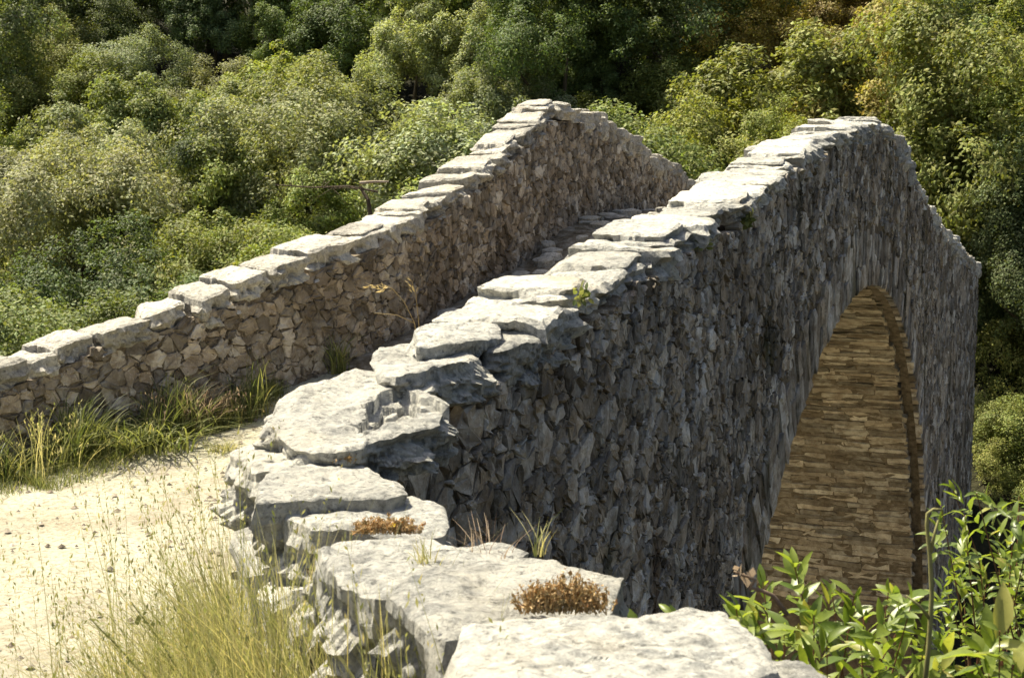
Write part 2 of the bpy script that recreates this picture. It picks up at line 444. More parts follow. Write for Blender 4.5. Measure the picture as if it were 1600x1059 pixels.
# path sheet: clipped grid in bridge coordinates
def inside(poly, q):
    x, y = q[..., 0], q[..., 1]; r = np.zeros(x.shape, bool)
    for i in range(len(poly)):
        x1, y1 = poly[i]; x2, y2 = poly[i - 1]
        if y1 == y2: continue
        r ^= ((y1 > y) != (y2 > y)) & (x < (x2 - x1) * (y - y1) / (y2 - y1) + x1)
    return r
bound = [tuple(LC.pos(a, -0.2)) for a in np.arange(0, LC.length, 0.25)]
bound += [tuple(loc(s, 0.22)) for s in np.arange(S_END, 5.4, -1.0)]
bound += [tuple(NL.pos(a, -0.16)) for a in np.arange(0.0, NL.length, 0.2)]
bound += [(2.3, -4), (-11, -4)]
st = 0.07
Sg, Tg = np.meshgrid(np.arange(-6, 31, st), np.arange(-4.5, 11.0, st), indexing='ij')
xy = loc(Sg, Tg); ins = inside(bound, xy)
z = deck(Sg)
nl = np.array([NL.pos(a) for a in np.arange(0.3, NL.length, 0.15)])
near = ins & (xy[..., 1] < 7)
dist = np.full(Sg.shape, 9.0)
idx = np.argwhere(near)
dd = np.sqrt(((xy[near][:, None, :] - nl[None]) ** 2).sum(-1)).min(1)
dist[near] = dd
z = z + 0.60 * np.clip(1 - dist / 0.85, 0, 1) ** 1.3                     # grassy bank against the near wall
q3 = np.stack([xy[..., 0], xy[..., 1], xy[..., 0] * 0], -1)
rough = np.where((Sg > 12) & (Tg < 4), 2.2, 1.0)
z = z + rough * (0.022 * fbm(q3 * 1.7, 3) + 0.010 * fbm(q3 * 6, 3))
V = np.concatenate([xy, z[..., None]], -1).reshape(-1, 3)
ni, nj = Sg.shape; I = np.arange(ni * nj).reshape(ni, nj)
keep = ins[:-1, :-1] & ins[1:, 1:] & ins[:-1, 1:] & ins[1:, :-1]
Fq = np.stack([I[:-1, :-1], I[:-1, 1:], I[1:, 1:], I[1:, :-1]], -1)[keep][:, ::-1]
used = np.unique(Fq); remap = np.zeros(len(V), int); remap[used] = np.arange(len(used))
path = mesh_obj('path', V[used], remap[Fq], M['path'], smooth=True); tag(path, kind='structure')
path.data.materials.append(M['deck'])
pc = np.zeros(len(path.data.polygons) * 3, np.float32); path.data.polygons.foreach_get('center', pc); pc = pc.reshape(-1, 3)
ps, pt = to_st(pc); lim = 11.6 + 0.9 * fbm(np.c_[pc[:, :2] * 1.5, pc[:, :1] * 0], 3) - 0.5 * (pt - 1.7)
path.data.polygons.foreach_set('material_index', ((ps > lim) & (pt < 4)).astype(np.int32))
def path_z(x, y):
    s, t = to_st(np.array([x, y])); zz = float(deck(s))
    dmin = np.sqrt(((nl - np.array([x, y])) ** 2).sum(1)).min()
    return zz + (0.60 * max(0, 1 - dmin / 0.85) ** 1.3 if y < 7 else 0)

# ------------------------------------------------------------------ masonry generators
def power_cells(a0, a1, b0, b1, ca, cb, rnd, jitter=0.95, keep=None, wmax=2.0):
    """irregular cells (power diagram of a jittered grid) in a rectangle; returns polygons"""
    na, nb = max(1, int((a1 - a0) / ca)), max(1, int((b1 - b0) / cb))
    da, db = (a1 - a0) / na, (b1 - b0) / nb
    P = np.zeros((na, nb, 3))
    for i in range(na):
        for j in range(nb):
            P[i, j] = (a0 + (i + 0.5 + jitter * (rnd.random() - 0.5)) * da, b0 + (j + 0.5 + jitter * (rnd.random() - 0.5) + 0.25 * math.sin(i * 2.1)) * db,
                       min(wmax, rnd.choice([0, 0, 0, 0.2, 0.5, 0.8, 1.2, 2.0])) * (0.5 + 0.5 * rnd.random()))
    out = []
    for i in range(na):
        for j in range(nb):
            x, y, w = P[i, j]
            if keep and not keep(x, y): continue
            u, v = x / da, y / db
            ul, uh = max(u - 2.2, a0 / da), min(u + 2.2, a1 / da); vl, vh = max(v - 2.2, b0 / db), min(v + 2.2, b1 / db)
            poly = [(ul, vl), (uh, vl), (uh, vh), (ul, vh)]
            for di in range(-3, 4):
                for dj in range(-3, 4):
                    ii, jj = i + di, j + dj
                    if (di == 0 and dj == 0) or not (0 <= ii < na and 0 <= jj < nb): continue
                    x2, y2, w2 = P[ii, jj]; u2, v2 = x2 / da, y2 / db
                    nx, ny = u2 - u, v2 - v
                    c = 0.5 * (u2 * u2 + v2 * v2 - w2 - (u * u + v * v - w))
                    new = []; m = len(poly)
                    for k in range(m):
                        p, q = poly[k], poly[(k + 1) % m]
                        fp = p[0] * nx + p[1] * ny - c; fq = q[0] * nx + q[1] * ny - c
                        if fp <= 0: new.append(p)
                        if (fp < 0) != (fq < 0) and fp != fq:
                            g_ = fp / (fp - fq); new.append((p[0] + g_ * (q[0] - p[0]), p[1] + g_ * (q[1] - p[1])))
                    poly = new
                    if len(poly) < 3: break
                if len(poly) < 3: break
            if len(poly) >= 3: out.append([(p[0] * da, p[1] * db) for p in poly])
    return out

def cell_stone(poly, fmap, rnd, gap=0.005, proud=(-0.003, 0.012), bulge=(0.001, 0.006), deep=0.07, cut=0.15, jit=0.11, tl=0.055):
    """one rubble stone: polygon in (a, b) with chopped corners, uneven face; fmap(a, b, h) -> xyz"""
    P = np.array(poly); c = P.mean(0)
    pts = []
    m = len(P)
    for k in range(m):
        p, q, r_ = P[k - 1], P[k], P[(k + 1) % m]
        f1, f2 = cut * (0.4 + rnd.random()), cut * (0.4 + rnd.random())
        pts.append(q + (p - q) * min(f1, 0.45)); pts.append(q + (r_ - q) * min(f2, 0.45))
    P = np.array(pts)
    r = np.linalg.norm(P - c, axis=1, keepdims=True)
    P = c + (P - c) * np.clip(1 - gap / np.maximum(r, 1e-4), 0.3, 1)
    P = P + (np.array([[rnd.gauss(0, 1), rnd.gauss(0, 1)] for _ in P]) * jit * r.mean())
    n = len(P)
    h0 = rnd.uniform(*proud); bl = rnd.uniform(*bulge)
    ta, tb = rnd.gauss(0, tl), rnd.gauss(0, tl)
    def tilt(Q): return (Q - c) @ np.array([ta, tb])
    off = np.array([rnd.gauss(0, 0.005) for _ in range(n)])
    ring0 = np.c_[P, np.full(n, -deep)]
    ring1 = np.c_[P, h0 + tilt(P) + off]
    ins = 0.62 + 0.2 * rnd.random()
    cc = c + np.array([rnd.gauss(0, 0.12), rnd.gauss(0, 0.12)]) * r.mean()
    P2 = cc + (P - cc) * ins
    ring2 = np.c_[P2, h0 + bl + tilt(P2) + np.array([rnd.gauss(0, 0.006) for _ in range(n)])]
    ctr = np.array([[cc[0], cc[1], h0 + bl * (0.8 + 0.5 * rnd.random()) + tilt(cc[None])[0]]])
    L = np.vstack([ring0, ring1, ring2, ctr])
    v = fmap(L[:, 0], L[:, 1], L[:, 2])
    f = []
    for k in range(n):
        q = (k + 1) % n
        f.append([k, q, n + q, n + k]); f.append([n + k, n + q, 2 * n + q, 2 * n + k]); f.append([2 * n + k, 2 * n + q, 3 * n])
    return v, f

def curve_map(curve):
    def fm(a, b, h):
        xy = curve.pos(a, h); return np.c_[xy, b]
    return fm

def lay_stones(polys, fmap, mat, parent, name, rnd, limit=300, stuff_name=None, **kw):
    """the largest-looking stones become single parts, the rest one joined part"""
    items = []
    for poly in polys:
        v, f = cell_stone(poly, fmap, rnd, **kw)
        px = project(v); area = np.ptp(px[:, 0]) * np.ptp(px[:, 1])
        vis = (px[:, 0].max() > -20) and (px[:, 0].min() < 1620) and (px[:, 1].max() > -20) and (px[:, 1].min() < 1080) and v[:, 1].min() > 0.3
        items.append((area if vis else 0, v, f, rnd.random()))
    items.sort(key=lambda q: -q[0])
    rest = Soup()
    for i, (area, v, f, tone) in enumerate(items):
        if i < limit and area > 60:
            mesh_obj(name, v, f, mat, parent, False, np.full(len(v), tone), center=True)
        else: rest.add(v, f, tone)
    if rest.n:
        o = rest.build(stuff_name or name + '_mass', mat, parent); o['kind'] = 'stuff'
    return len(items)

def rock(poly, ztop, thick, seed, M_=44, rings=7, sides=5, amp=0.012, outline=0.05, edge=0.03, und=0.10, freq=5.0):
    """slab-like stone: irregular outline, uneven top, ragged sides"""
    poly = np.asarray(poly, float); c = poly.mean(0)
    th = np.linspace(0, 2 * math.pi, M_, endpoint=False)
    dirs = np.stack([np.cos(th), np.sin(th)], 1)
    rad = np.zeros(M_)
    for k in range(len(poly)):
        p, q = poly[k - 1] - c, poly[k] - c
        e = q - p
        den = dirs[:, 0] * e[1] - dirs[:, 1] * e[0]
        den = np.where(np.abs(den) < 1e-9, 1e-9, den)
        tt_ = (p[0] * e[1] - p[1] * e[0]) / den
        uu = (p[0] * dirs[:, 1] - p[1] * dirs[:, 0]) / den
        ok = (tt_ > 0) & (uu >= -1e-6) & (uu <= 1 + 1e-6)
        rad = np.where(ok, np.maximum(rad, tt_), rad)
    rad[rad == 0] = rad[rad > 0].mean()
    so = np.array([seed * 3.17 % 50, seed * 7.31 % 50, seed * 1.93 % 50])
    b0 = c + dirs * rad[:, None]
    w = fbm(np.c_[b0 * 4.0, np.zeros(M_)] + so, 4) + 0.45 * np.abs(fbm(np.c_[b0 * 15.0, np.zeros(M_)] + so, 3)) - 0.25
    rad = rad * (1 + outline * w) ; b = c + dirs * rad[:, None]
    size = rad.mean()
    rows = []
    for k_ in range(1, rings + 1):
        f_ = (k_ / rings) ** 0.8
        q = c + (b - c) * f_
        z = ztop(q) + amp * fbm(np.c_[q * freq, np.zeros(M_)] + so, 4) + 0.5 * amp * np.abs(fbm(np.c_[q * freq * 2.8, np.zeros(M_)] + so, 3))
        e_ = np.clip((f_ - 0.84) / 0.16, 0, 1) ** 2.6
        z = z - edge * e_ * (0.5 + 0.9 * np.abs(fbm(np.c_[b * 9, np.zeros(M_)] + so + 5, 3)))
        rows.append(np.c_[q, z])
    ze = rows[-1][:, 2]
    for j in range(1, sides + 1):
        w_ = j / sides
        zz_ = ze - thick * w_ ** 0.9
        nz = fbm(np.c_[b * 7, zz_ * 19] + so + 11, 4) + 0.5 * np.abs(fbm(np.c_[b * 16, zz_ * 38] + so + 3, 3)) - 0.2
        off = -und * size * w_ ** 1.5 + 0.06 * min(1, size / 0.2) * (np.round(nz * 2.5) / 2.5 * 0.7 + nz * 0.4) * min(1, w_ * 3)
        rows.append(np.c_[c + dirs * (rad + off)[:, None], zz_])
    ctr = np.array([[c[0], c[1], ztop(c[None])[0] + amp * fbm(np.r_[c * freq, 0][None] + so, 4)[0]]])
    v = np.vstack(rows + [ctr]); f = []
    nr = len(rows); ci = len(v) - 1
    for k_ in range(M_): f.append([ci, k_, (k_ + 1) % M_])
    for i in range(nr - 1):
        for k_ in range(M_):
            q = (k_ + 1) % M_
            f.append([i * M_ + k_, (i + 1) * M_ + k_, (i + 1) * M_ + q, i * M_ + q])
    f.append([(nr - 1) * M_ + k_ for k_ in range(M_)][::-1])
    return v, f

# ------------------------------------------------------------------ the bridge
bx, by = loc(14.5, 1.9)
bridge = empty('stone_bridge', (float(bx), float(by), -8.0))
tag(bridge, 'humpbacked rubble stone bridge with one tall arch over the gorge', 'bridge')
BL = bridge.location
def bpart(name, v, f, mat, **kw):
    return mesh_obj(name, np.asarray(v) - np.array(BL), f, mat, bridge, **kw)

def core(name, k, t0, t1, topf, mat, s0, s1):
    sa = np.unique(np.concatenate([np.linspace(s0, s1, 180), SC + k * RA * np.sin(np.linspace(-math.pi / 2, math.pi / 2, 90))]))
    v = []; f = []
    for s in sa:
        zb = float(arch_z(s, k)); zt = float(topf(s))
        for t, z in ((t0, zb), (t1, zb), (t1, zt), (t0, zt)):
            x, y = loc(s, t); v.append((x, y, z))
    for i in range(len(sa) - 1):
        a = i * 4; b = a + 4
        for q in range(4): f.append([a + q, a + (q + 1) % 4, b + (q + 1) % 4, b + q][::-1])
    f.append([0, 1, 2, 3]); e = (len(sa) - 1) * 4; f.append([e + 3, e + 2, e + 1, e])
    return bpart(name, v, f, mat)
front = core('spandrel_wall', 1.0, 0.008, 0.208, lambda s: top_r(s) - 0.2, M['mortar'], 5.65, S_END)
barrel = core('arch_barrel', 0.975, 0.21, 3.85, lambda s: deck(s) - 0.06, M['vmortar'], 5.0, S_END)

# outer face: concave corner at the near wall, then straight
s_start = 5.15
RC = Curve([(-0.45, 4.08), (-0.36, 4.34), (-0.20, 4.66)] + [tuple(loc(s, 0.0)) for s in np.arange(s_start, S_END + 0.05, 1.0)] + [tuple(loc(S_END, 0.0))])
a_s = RC.nearest(loc(8.0, 0)) - 8.0            # arc length minus station
def s_of(a): return a - a_s
def spandrel_top(a): return -0.88 if a < 0.45 else -0.82 if a < 0.75 else -0.70 if a < 1.35 else float(top_r(s_of(a))) - 0.12
def keep_sp(a, z):
    s = s_of(a)
    if z > spandrel_top(a): return False
    y = RC.pos(a)[1]
    if z < -0.36 * y - 0.35: return False
    if math.hypot(s - SC, z - (ZC - RA)) < RA + 0.56 and z > ZC - RA: return False
    return True
rnd = random.Random(21)
polys = []
polys += power_cells(-0.1, 4.6, -3.3, -0.3, 0.072, 0.064, rnd, keep=keep_sp)
polys += power_cells(4.6, 10.0, -4.5, 0.8, 0.085, 0.075, rnd, keep=keep_sp)
polys += power_cells(10.0, 17.6, -6.5, 0.8, 0.12, 0.09, rnd, keep=keep_sp)
polys += power_cells(17.6, S_END + a_s, -10.0, 0.6, 0.22, 0.16, rnd, keep=keep_sp)
# children of bridge parts inherit the empty's offset: shift their meshes/locations
_orig_mesh_obj = mesh_obj
def mesh_obj(name, verts, faces, mat, parent=None, smooth=False, attr=None, center=False):
    o = _orig_mesh_obj(name, verts, faces, mat, None, smooth, attr, center)
    if parent is not None:
        o.parent = parent
        root = parent
        off = Vector((0, 0, 0))
        while root is not None: off += root.location; root = root.parent
        o.location = o.location - off
    return o
def bpart(name, v, f, mat, **kw):
    return mesh_obj(name, v, f, mat, bridge, **kw)

print('spandrel stones', lay_stones(polys, curve_map(RC), M['rubble'], front, 'rubble_stone', rnd, 300, 'distant_rubble'))

vb = []; fb = []
for i, a in enumerate(np.linspace(0.0, 2.2, 24)):
    pi_, po_ = RC.pos(a, -0.010), RC.pos(a, -0.30); zt_ = -0.90 if a < 0.7 else -0.86
    vb += [(*pi_, -4.0), (*po_, -4.0), (*po_, zt_), (*pi_, zt_)]
for i in range(23):
    p_ = i * 4; q_ = p_ + 4
    for k_ in range(4): fb.append([p_ + k_, q_ + k_, q_ + (k_ + 1) % 4, p_ + (k_ + 1) % 4])
fb += [[3, 2, 1, 0], [92, 93, 94, 95]]
mesh_obj('corner_wall', vb, fb, M['mortar'], bridge)
# voussoirs of the front arch ring
def face_map(t_in, side):
    def fm(a, b, h):
        xy = O + a[:, None] * D + (t_in - h)[:, None] * N; return np.c_[xy, b]
    return fm
rnd = random.Random(5)
g_ = -math.pi * 0.46
v_polys = []
while g_ < math.pi * 0.46:
    w_ = rnd.uniform(0.10, 0.19) / RA
    o1 = RA + rnd.uniform(0.46, 0.6); i1 = RA - 0.02
    cz = ZC - RA
    cuts = [i1, o1] if rnd.random() < 0.35 else [i1, i1 + rnd.uniform(0.16, 0.36), o1]
    for ra_, rb_ in zip(cuts[:-1], cuts[1:]):
        v_polys.append([(SC + r_ * math.sin(q), cz + r_ * math.cos(q)) for r_, q in ((ra_, g_), (ra_, g_ + w_), (rb_, g_ + w_), (rb_, g_))])
    g_ += w_ + 0.0012
fmv = lambda a, b, h: np.c_[O + a[:, None] * D + (0.0 - h)[:, None] * N, b]
lay_stones(v_polys, fmv, M['rubble'], front, 'voussoir', rnd, 300, gap=0.005, proud=(-0.004, 0.012), bulge=(0.003, 0.008), cut=0.10, jit=0.03, tl=0.03, deep=0.06)

# vault stones on the far half of the barrel (the half that faces the viewer)
rnd = random.Random(9)
KB = 0.975
dr = np.linspace(0, RA - 0.05, 400)
px_ = SC + arch_half(dr, KB); pz_ = ZC - dr
arc = np.concatenate([[0], np.cumsum(np.hypot(np.diff(px_), np.diff(pz_)))])
nx_ = np.gradient(pz_, arc); nz_ = -np.gradient(px_, arc)
def vault_map(a, b, h):      # a: arc length from the crown, b: across the road, h: into the opening
    s = np.interp(a, arc, px_) + h * np.interp(a, arc, nx_); z = np.interp(a, arc, pz_) + h * np.interp(a, arc, nz_)
    return np.c_[O + s[:, None] * D + b[:, None] * N, z]
vp = []
a_ = 0.1
while a_ < 9.6:
    hgt = rnd.uniform(0.06, 0.13); b_ = 0.212 - rnd.uniform(0.0, 0.06)
    first = True
    while b_ < 3.8:
        ln = rnd.uniform(0.22, 0.62) if not first else rnd.choice([0.3, 0.5])
        first = False
        j = [rnd.uniform(-0.012, 0.012) for _ in range(4)]
        vp.append([(a_ + j[0], b_), (a_ + hgt + j[1], b_), (a_ + hgt + j[2], min(b_ + ln, 3.85)), (a_ + j[3], min(b_ + ln, 3.85))])
        b_ += ln
    a_ += hgt
lay_stones(vp, vault_map, M['vault'], barrel, 'vault_stone', rnd, 300, 'lower_vault_stones', gap=0.004, proud=(-0.003, 0.009), bulge=(0.001, 0.004), cut=0.10, jit=0.05, tl=0.02)

# ---- parapets
def wall_core(name, curve, a0, a1, off_in, off_out, topf, botf, mat, parent, step=0.2):
    aa = np.linspace(a0, a1, max(3, int((a1 - a0) / step))); v = []; f = []
    for a in aa:
        pi, po = curve.pos(a, off_in), curve.pos(a, off_out)
        zt, zb = topf(a), botf(a)
        v += [(*pi, zb), (*po, zb), (*po, zt), (*pi, zt)]
    for i in range(len(aa) - 1):
        p = i * 4; q = p + 4
        for k_ in range(4): f.append([p + k_, q + k_, q + (k_ + 1) % 4, p + (k_ + 1) % 4])
    f.append([3, 2, 1, 0]); e = (len(aa) - 1) * 4; f.append([e, e + 1, e + 2, e + 3])
    return mesh_obj(name, v, f, mat, parent)
left_par = wall_core('parapet', LC, 0.0, LC.length, -0.008, -0.45, lambda a: top_l(a) - 0.16, lambda a: path_at_l(a) - 4.0 if LC.pos(a)[1] < 12 else path_at_l(a) - 1.2, M['pmortar'], bridge)
left_par['label'] = 'sunlit far parapet whose inner face borders the road'
rnd = random.Random(33)
def keep_l(a, z):
    return top_l(a) - 0.17 > z > path_at_l(a) - 0.06
a_vis0 = LC.nearest(fl3[0][:2]) - 0.5
a_mid = LC.nearest(loc(12.6, 3.45))
polys = power_cells(a_vis0, a_mid, -2.2, 0.0, 0.085, 0.072, rnd, keep=keep_l, wmax=1.0)
polys += power_cells(a_mid, LC.nearest(loc(24, 3.45)), -1.6, 1.0, 0.088, 0.075, rnd, keep=keep_l, wmax=1.0)
lay_stones(polys, curve_map(LC), M['parapet'], left_par, 'facing_stone', rnd, 300, 'distant_facing_stones', gap=0.004, jit=0.15, proud=(-0.006, 0.02), tl=0.1)
right_par = wall_core('parapet', Curve([tuple(loc(s, 0.0)) for s in np.arange(5.3, S_END, 1.0)], smooth=False), 0.0, S_END - 5.5, -0.425, -0.46,
                      lambda a: float(top_r(a + 5.3)) - 0.2, lambda a: float(deck(a + 5.3)) - 0.3, M['mortar'], bridge)
right_par['label'] = 'near parapet above the shaded arch face'

def coping_run(curve, a0, a1, topf, w_in, w_out, parent, rnd, lens, thick, flat, mat, seed0, M_=72, rings=8, thin_from=None):
    """slabs laid along a wall top: flatter than the slope, so that they step"""
    a = a0; i = 0
    while a < a1:
        thin = thin_from is not None and a > thin_from
        ln = rnd.uniform(0.11, 0.22) if thin else rnd.uniform(*lens)
        b = min(a + ln, a1 + 0.1); m = 0.5 * (a + b)
        slope = (topf(b) - topf(a)) / (b - a)
        zc = topf(m) - 0.015 + rnd.gauss(0, 0.018 if not thin else 0.03)
        sl = slope * (flat if not thin else 0.8)
        ct = rnd.gauss(0, 0.06)
        o0 = w_in + rnd.uniform(-0.09, 0.03); o1 = w_out - rnd.uniform(-0.06, 0.03)
        g = 0.012
        skew = rnd.gauss(0, 0.05) * ln
        poly = [curve.pos(a + g + skew, o1), curve.pos(m, o1 - rnd.uniform(-.02, .03)), curve.pos(b - g + skew, o1 + rnd.uniform(-.03, .03)),
                curve.pos(b - g - skew, o0 + rnd.uniform(-.03, .03)), curve.pos(m, o0 + rnd.uniform(-.02, .03)), curve.pos(a + g - skew, o0)]
        cm = curve.pos(m, 0.0); tg = curve.pos(m + 0.05, 0.0) - curve.pos(m - 0.05, 0.0); tg /= np.linalg.norm(tg); nn = np.array([tg[1], -tg[0]])
        zt = lambda q, cm=cm, tg=tg, nn=nn, zc=zc, sl=sl, ct=ct: zc + ((q - cm) @ tg) * sl + ((q - cm) @ nn) * ct
        th_ = rnd.uniform(*thick) if not thin else rnd.uniform(0.2, 0.3)
        v, f = rock(poly, zt, th_, seed0 + i, M_, rings, 6, 0.016, 0.13, 0.018, 0.10)
        mesh_obj('coping_stone', v, f, mat, parent, False, center=True)
        if not thin and ln > 0.34 and rnd.random() < 0.45:       # a second, thinner slab lying on the first
            m2 = a + (b - a) * rnd.uniform(0.55, 0.8); l2 = (b - a) * 0.42
            z2 = zc + (m2 - m) * sl + 0.035
            poly2 = [curve.pos(m2 - l2, o1 + 0.03), curve.pos(m2 + l2, o1 + 0.01), curve.pos(m2 + l2, o0 - 0.05), curve.pos(m2 - l2, o0 - 0.02)]
            cm2 = curve.pos(m2, 0.0)
            zt2 = lambda q, cm2=cm2, tg=tg, z2=z2, sl=sl: z2 + ((q - cm2) @ tg) * (sl * 1.3)
            v, f = rock(poly2, zt2, 0.09, seed0 + i + 500, M_, rings, 3, 0.008, 0.07, 0.015, 0.05)
            mesh_obj('coping_stone', v, f, mat, parent, False, center=True)
        a = b; i += 1
rnd = random.Random(12)
a_ap_l = LC.nearest(loc(15.95, 3.45))
coping_run(LC, LC.nearest(fl3[0][:2]) - 1.0, a_mid, top_l, 0.03, -0.50, left_par, rnd, (0.22, 0.6), (0.13, 0.24), 0.85, M['coping_far'], 10)
coping_run(LC, a_mid, LC.nearest(loc(24, 3.45)), top_l, 0.03, -0.48, left_par, rnd, (0.18, 0.48), (0.12, 0.22), 0.72, M['coping_far'], 90, thin_from=a_ap_l)
RL = Curve([tuple(loc(s, 0.0)) for s in np.arange(5.0, S_END + 0.4, 0.5)], smooth=False)
coping_run(RL, 0.62, S_END - 5.0, lambda a: float(top_r(a + 5.0)), 0.03, -0.455, right_par, rnd, (0.20, 0.52), (0.08, 0.16), 0.72, M['coping'], 200, 84, 9, thin_from=15.55 - 5.0)

# ------------------------------------------------------------------ near wall (big slabs beside the camera)
near_wall = empty('approach_wall', (-0.1, 3.0, -1.9))
tag(near_wall, 'low wall of big pale grey slabs curving along the sandy path in the foreground', 'wall')
# core between both faces
ol = Curve(NO[::-1])
vv = []; ff = []
nst = 40
for i in range(nst + 1):
    u = i / nst
    li = NL.pos(u * NL.length * 0.97, -0.05); lo = ol.pos(u * ol.length, 0.03)
    vv += [(*li, -4.2), (*lo, -4.2), (*lo, -0.93), (*li, -0.93)]
for i in range(nst):
    p = i * 4; q = p + 4
    for k_ in range(4): ff.append([p + k_, q + k_, q + (k_ + 1) % 4, p + (k_ + 1) % 4])
ff.append([3, 2, 1, 0]); e = nst * 4; ff.append([e, e + 1, e + 2, e + 3])
wcore = mesh_obj('wall_core', vv, ff, M['mortar'], near_wall)
rnd = random.Random(77)
polys = power_cells(0.25, 4.2, -2.1, -0.97, 0.17, 0.13, rnd)
lay_stones(polys, curve_map(NL), M['coping'], wcore, 'wall_stone', rnd, 300, gap=0.012, proud=(-0.02, 0.03), bulge=(0.02, 0.05))

def at_plane(x, row, z0, yref, sy):
    r = ray(x, row); return r * ((z0 - sy * yref) / (r[2] - sy * r[1]))
def px_slab(px, z, thick, seed, slope=None, M_=150, rings=26, amp=0.016, hole=None, **kw):
    sl = np.array(slope if slope else (0.0, 0.0))
    yref = np.mean([at_z(x, r, z)[1] for x, r in px])
    hit = lambda x, r: at_plane(x, r, z, yref, sl[1])[:2]
    poly = np.array([hit(x, r) for x, r in px])
    c = np.array([poly[:, 0].mean(), yref])
    if hole:
        hp = [tuple(hit(x, r)) for x, r in hole]
        def zf(q):
            jit = q + 0.026 * np.stack([fbm(np.c_[q * 17, q[:, :1] * 0], 4), fbm(np.c_[q * 17 + 9, q[:, :1] * 0], 4)], 1)
            hc = np.mean(hp, 0); jin = hc + (jit - hc) * 1.35
            return z + (q - c) @ sl - np.where(inside(hp, jit), 0.035 + 0.02 * fbm(np.c_[q * 14, q[:, :1] * 0], 3), 0.0) - np.where(inside(hp, jin), 0.045 + 0.025 * fbm(np.c_[q * 30, q[:, :1] * 0], 3), 0.0)
    else:
        zf = lambda q: z + (q - c) @ sl + 0.005 * np.round(1.6 * fbm(np.c_[q[:, :1] * 2.2 + seed, q[:, 1:] * 3.0, q[:, :1] * 0], 3)) / 1.6
    v, f = rock(poly, zf, thick, seed, M_, rings, 14, amp, **kw)
    o = mesh_obj('capping_slab', v, f, M['coping'], near_wall, True, center=True)
    sm = np.ones(len(f), bool); sm[M_ * rings - int(M_ * 1.5):] = False      # broken sides stay faceted
    o.data.polygons.foreach_set('use_smooth', sm)
    return o
SL = [
    ([(645, 520), (668, 502), (712, 500), (782, 506), (787, 522), (740, 530), (690, 536), (650, 540)], -0.545, 0.20, 1, (0.0, 0.03)),
    ([(576, 562), (592, 543), (640, 536), (690, 537), (722, 543), (752, 557), (729, 567), (690, 573), (650, 583), (618, 587), (590, 580)], -0.605, 0.15, 2, (0, 0.04)),
    ([(408, 664), (433, 624), (455, 606), (500, 594), (555, 580), (612, 587), (650, 599), (684, 613), (706, 628), (700, 646), (690, 664), (660, 672), (625, 680), (576, 684), (566, 694), (540, 702), (508, 706), (470, 700), (433, 686)], -0.700, 0.13, 3, (0.0, 0.14)),
    ([(622, 643), (640, 632), (664, 636), (668, 650), (640, 656)], -0.735, 0.06, 6, None), ([(590, 652), (604, 640), (620, 644), (622, 656), (602, 662)], -0.745, 0.05, 4, None),
    ([(360, 716), (366, 696), (378, 682), (405, 676), (440, 688), (510, 708), (548, 714), (572, 716), (585, 733), (600, 742), (594, 750), (540, 748), (470, 744), (400, 740)], -0.80, 0.24, 7, None),
    ([(391, 786), (398, 762), (415, 742), (470, 728), (540, 734), (600, 744), (632, 754), (642, 768), (600, 774), (540, 772), (460, 778)], -0.785, 0.28, 8, None),
    ([(425, 800), (440, 778), (470, 768), (530, 774), (600, 768), (660, 776), (702, 788), (710, 812), (704, 828), (640, 832), (560, 826), (480, 826)], -0.825, 0.30, 9, None),
    ([(487, 848), (515, 836), (600, 834), (650, 832), (690, 842), (722, 853), (780, 851), (815, 853), (832, 861), (800, 872), (737, 884), (690, 905), (640, 925), (585, 930), (530, 915), (497, 880)], -0.80, 0.30, 10, None),
    ([(600, 925), (640, 895), (690, 878), (740, 868), (800, 865), (850, 866), (900, 881), (945, 891), (982, 905), (968, 925), (958, 965), (900, 985), (800, 990), (730, 1000), (690, 1010), (650, 985), (618, 950)], -0.775, 0.26, 11, (0.0, 0.03)),
    ([(697, 1020), (712, 982), (745, 965), (850, 958), (900, 962), (985, 972), (1040, 966), (1085, 962), (1128, 963), (1165, 986), (1203, 1010), (1216, 1036), (1150, 1070), (1080, 1130), (900, 1180), (800, 1160), (720, 1090)], -0.72, 0.26, 12, (0.02, 0.0)),
    ([(1060, 1090), (1130, 1046), (1200, 1036), (1260, 1040), (1290, 1056), (1330, 1120), (1280, 1240), (1150, 1300), (1000, 1290), (960, 1180)], -0.78, 0.3, 13, None),
]
SL.append(([(742, 515), (775, 500), (815, 492), (856, 494), (866, 512), (838, 532), (790, 545), (752, 545)], -0.57, 0.17, 14, (0.0, 0.04)))
HOLE = [(560, 662), (578, 636), (598, 616), (622, 606), (652, 613), (690, 630), (712, 640), (700, 652), (666, 649), (640, 660), (600, 667), (575, 672)]
for px, z, th_, seed, slope in SL:
    small = len(px) < 12 and seed in (1, 2, 4, 5, 6, 14)
    px_slab([(x_ + (sum(a for a, b in px) / len(px) - x_) * 0.02, r_ + (sum(b for a, b in px) / len(px) - r_) * 0.03) for x_, r_ in px], z, th_, seed * 13.7, slope, 150 if small else 240, 20 if small else 40, 0.016, HOLE if seed == 3 else None, outline=0.05, edge=0.012, und=0.10)
print('walls done')

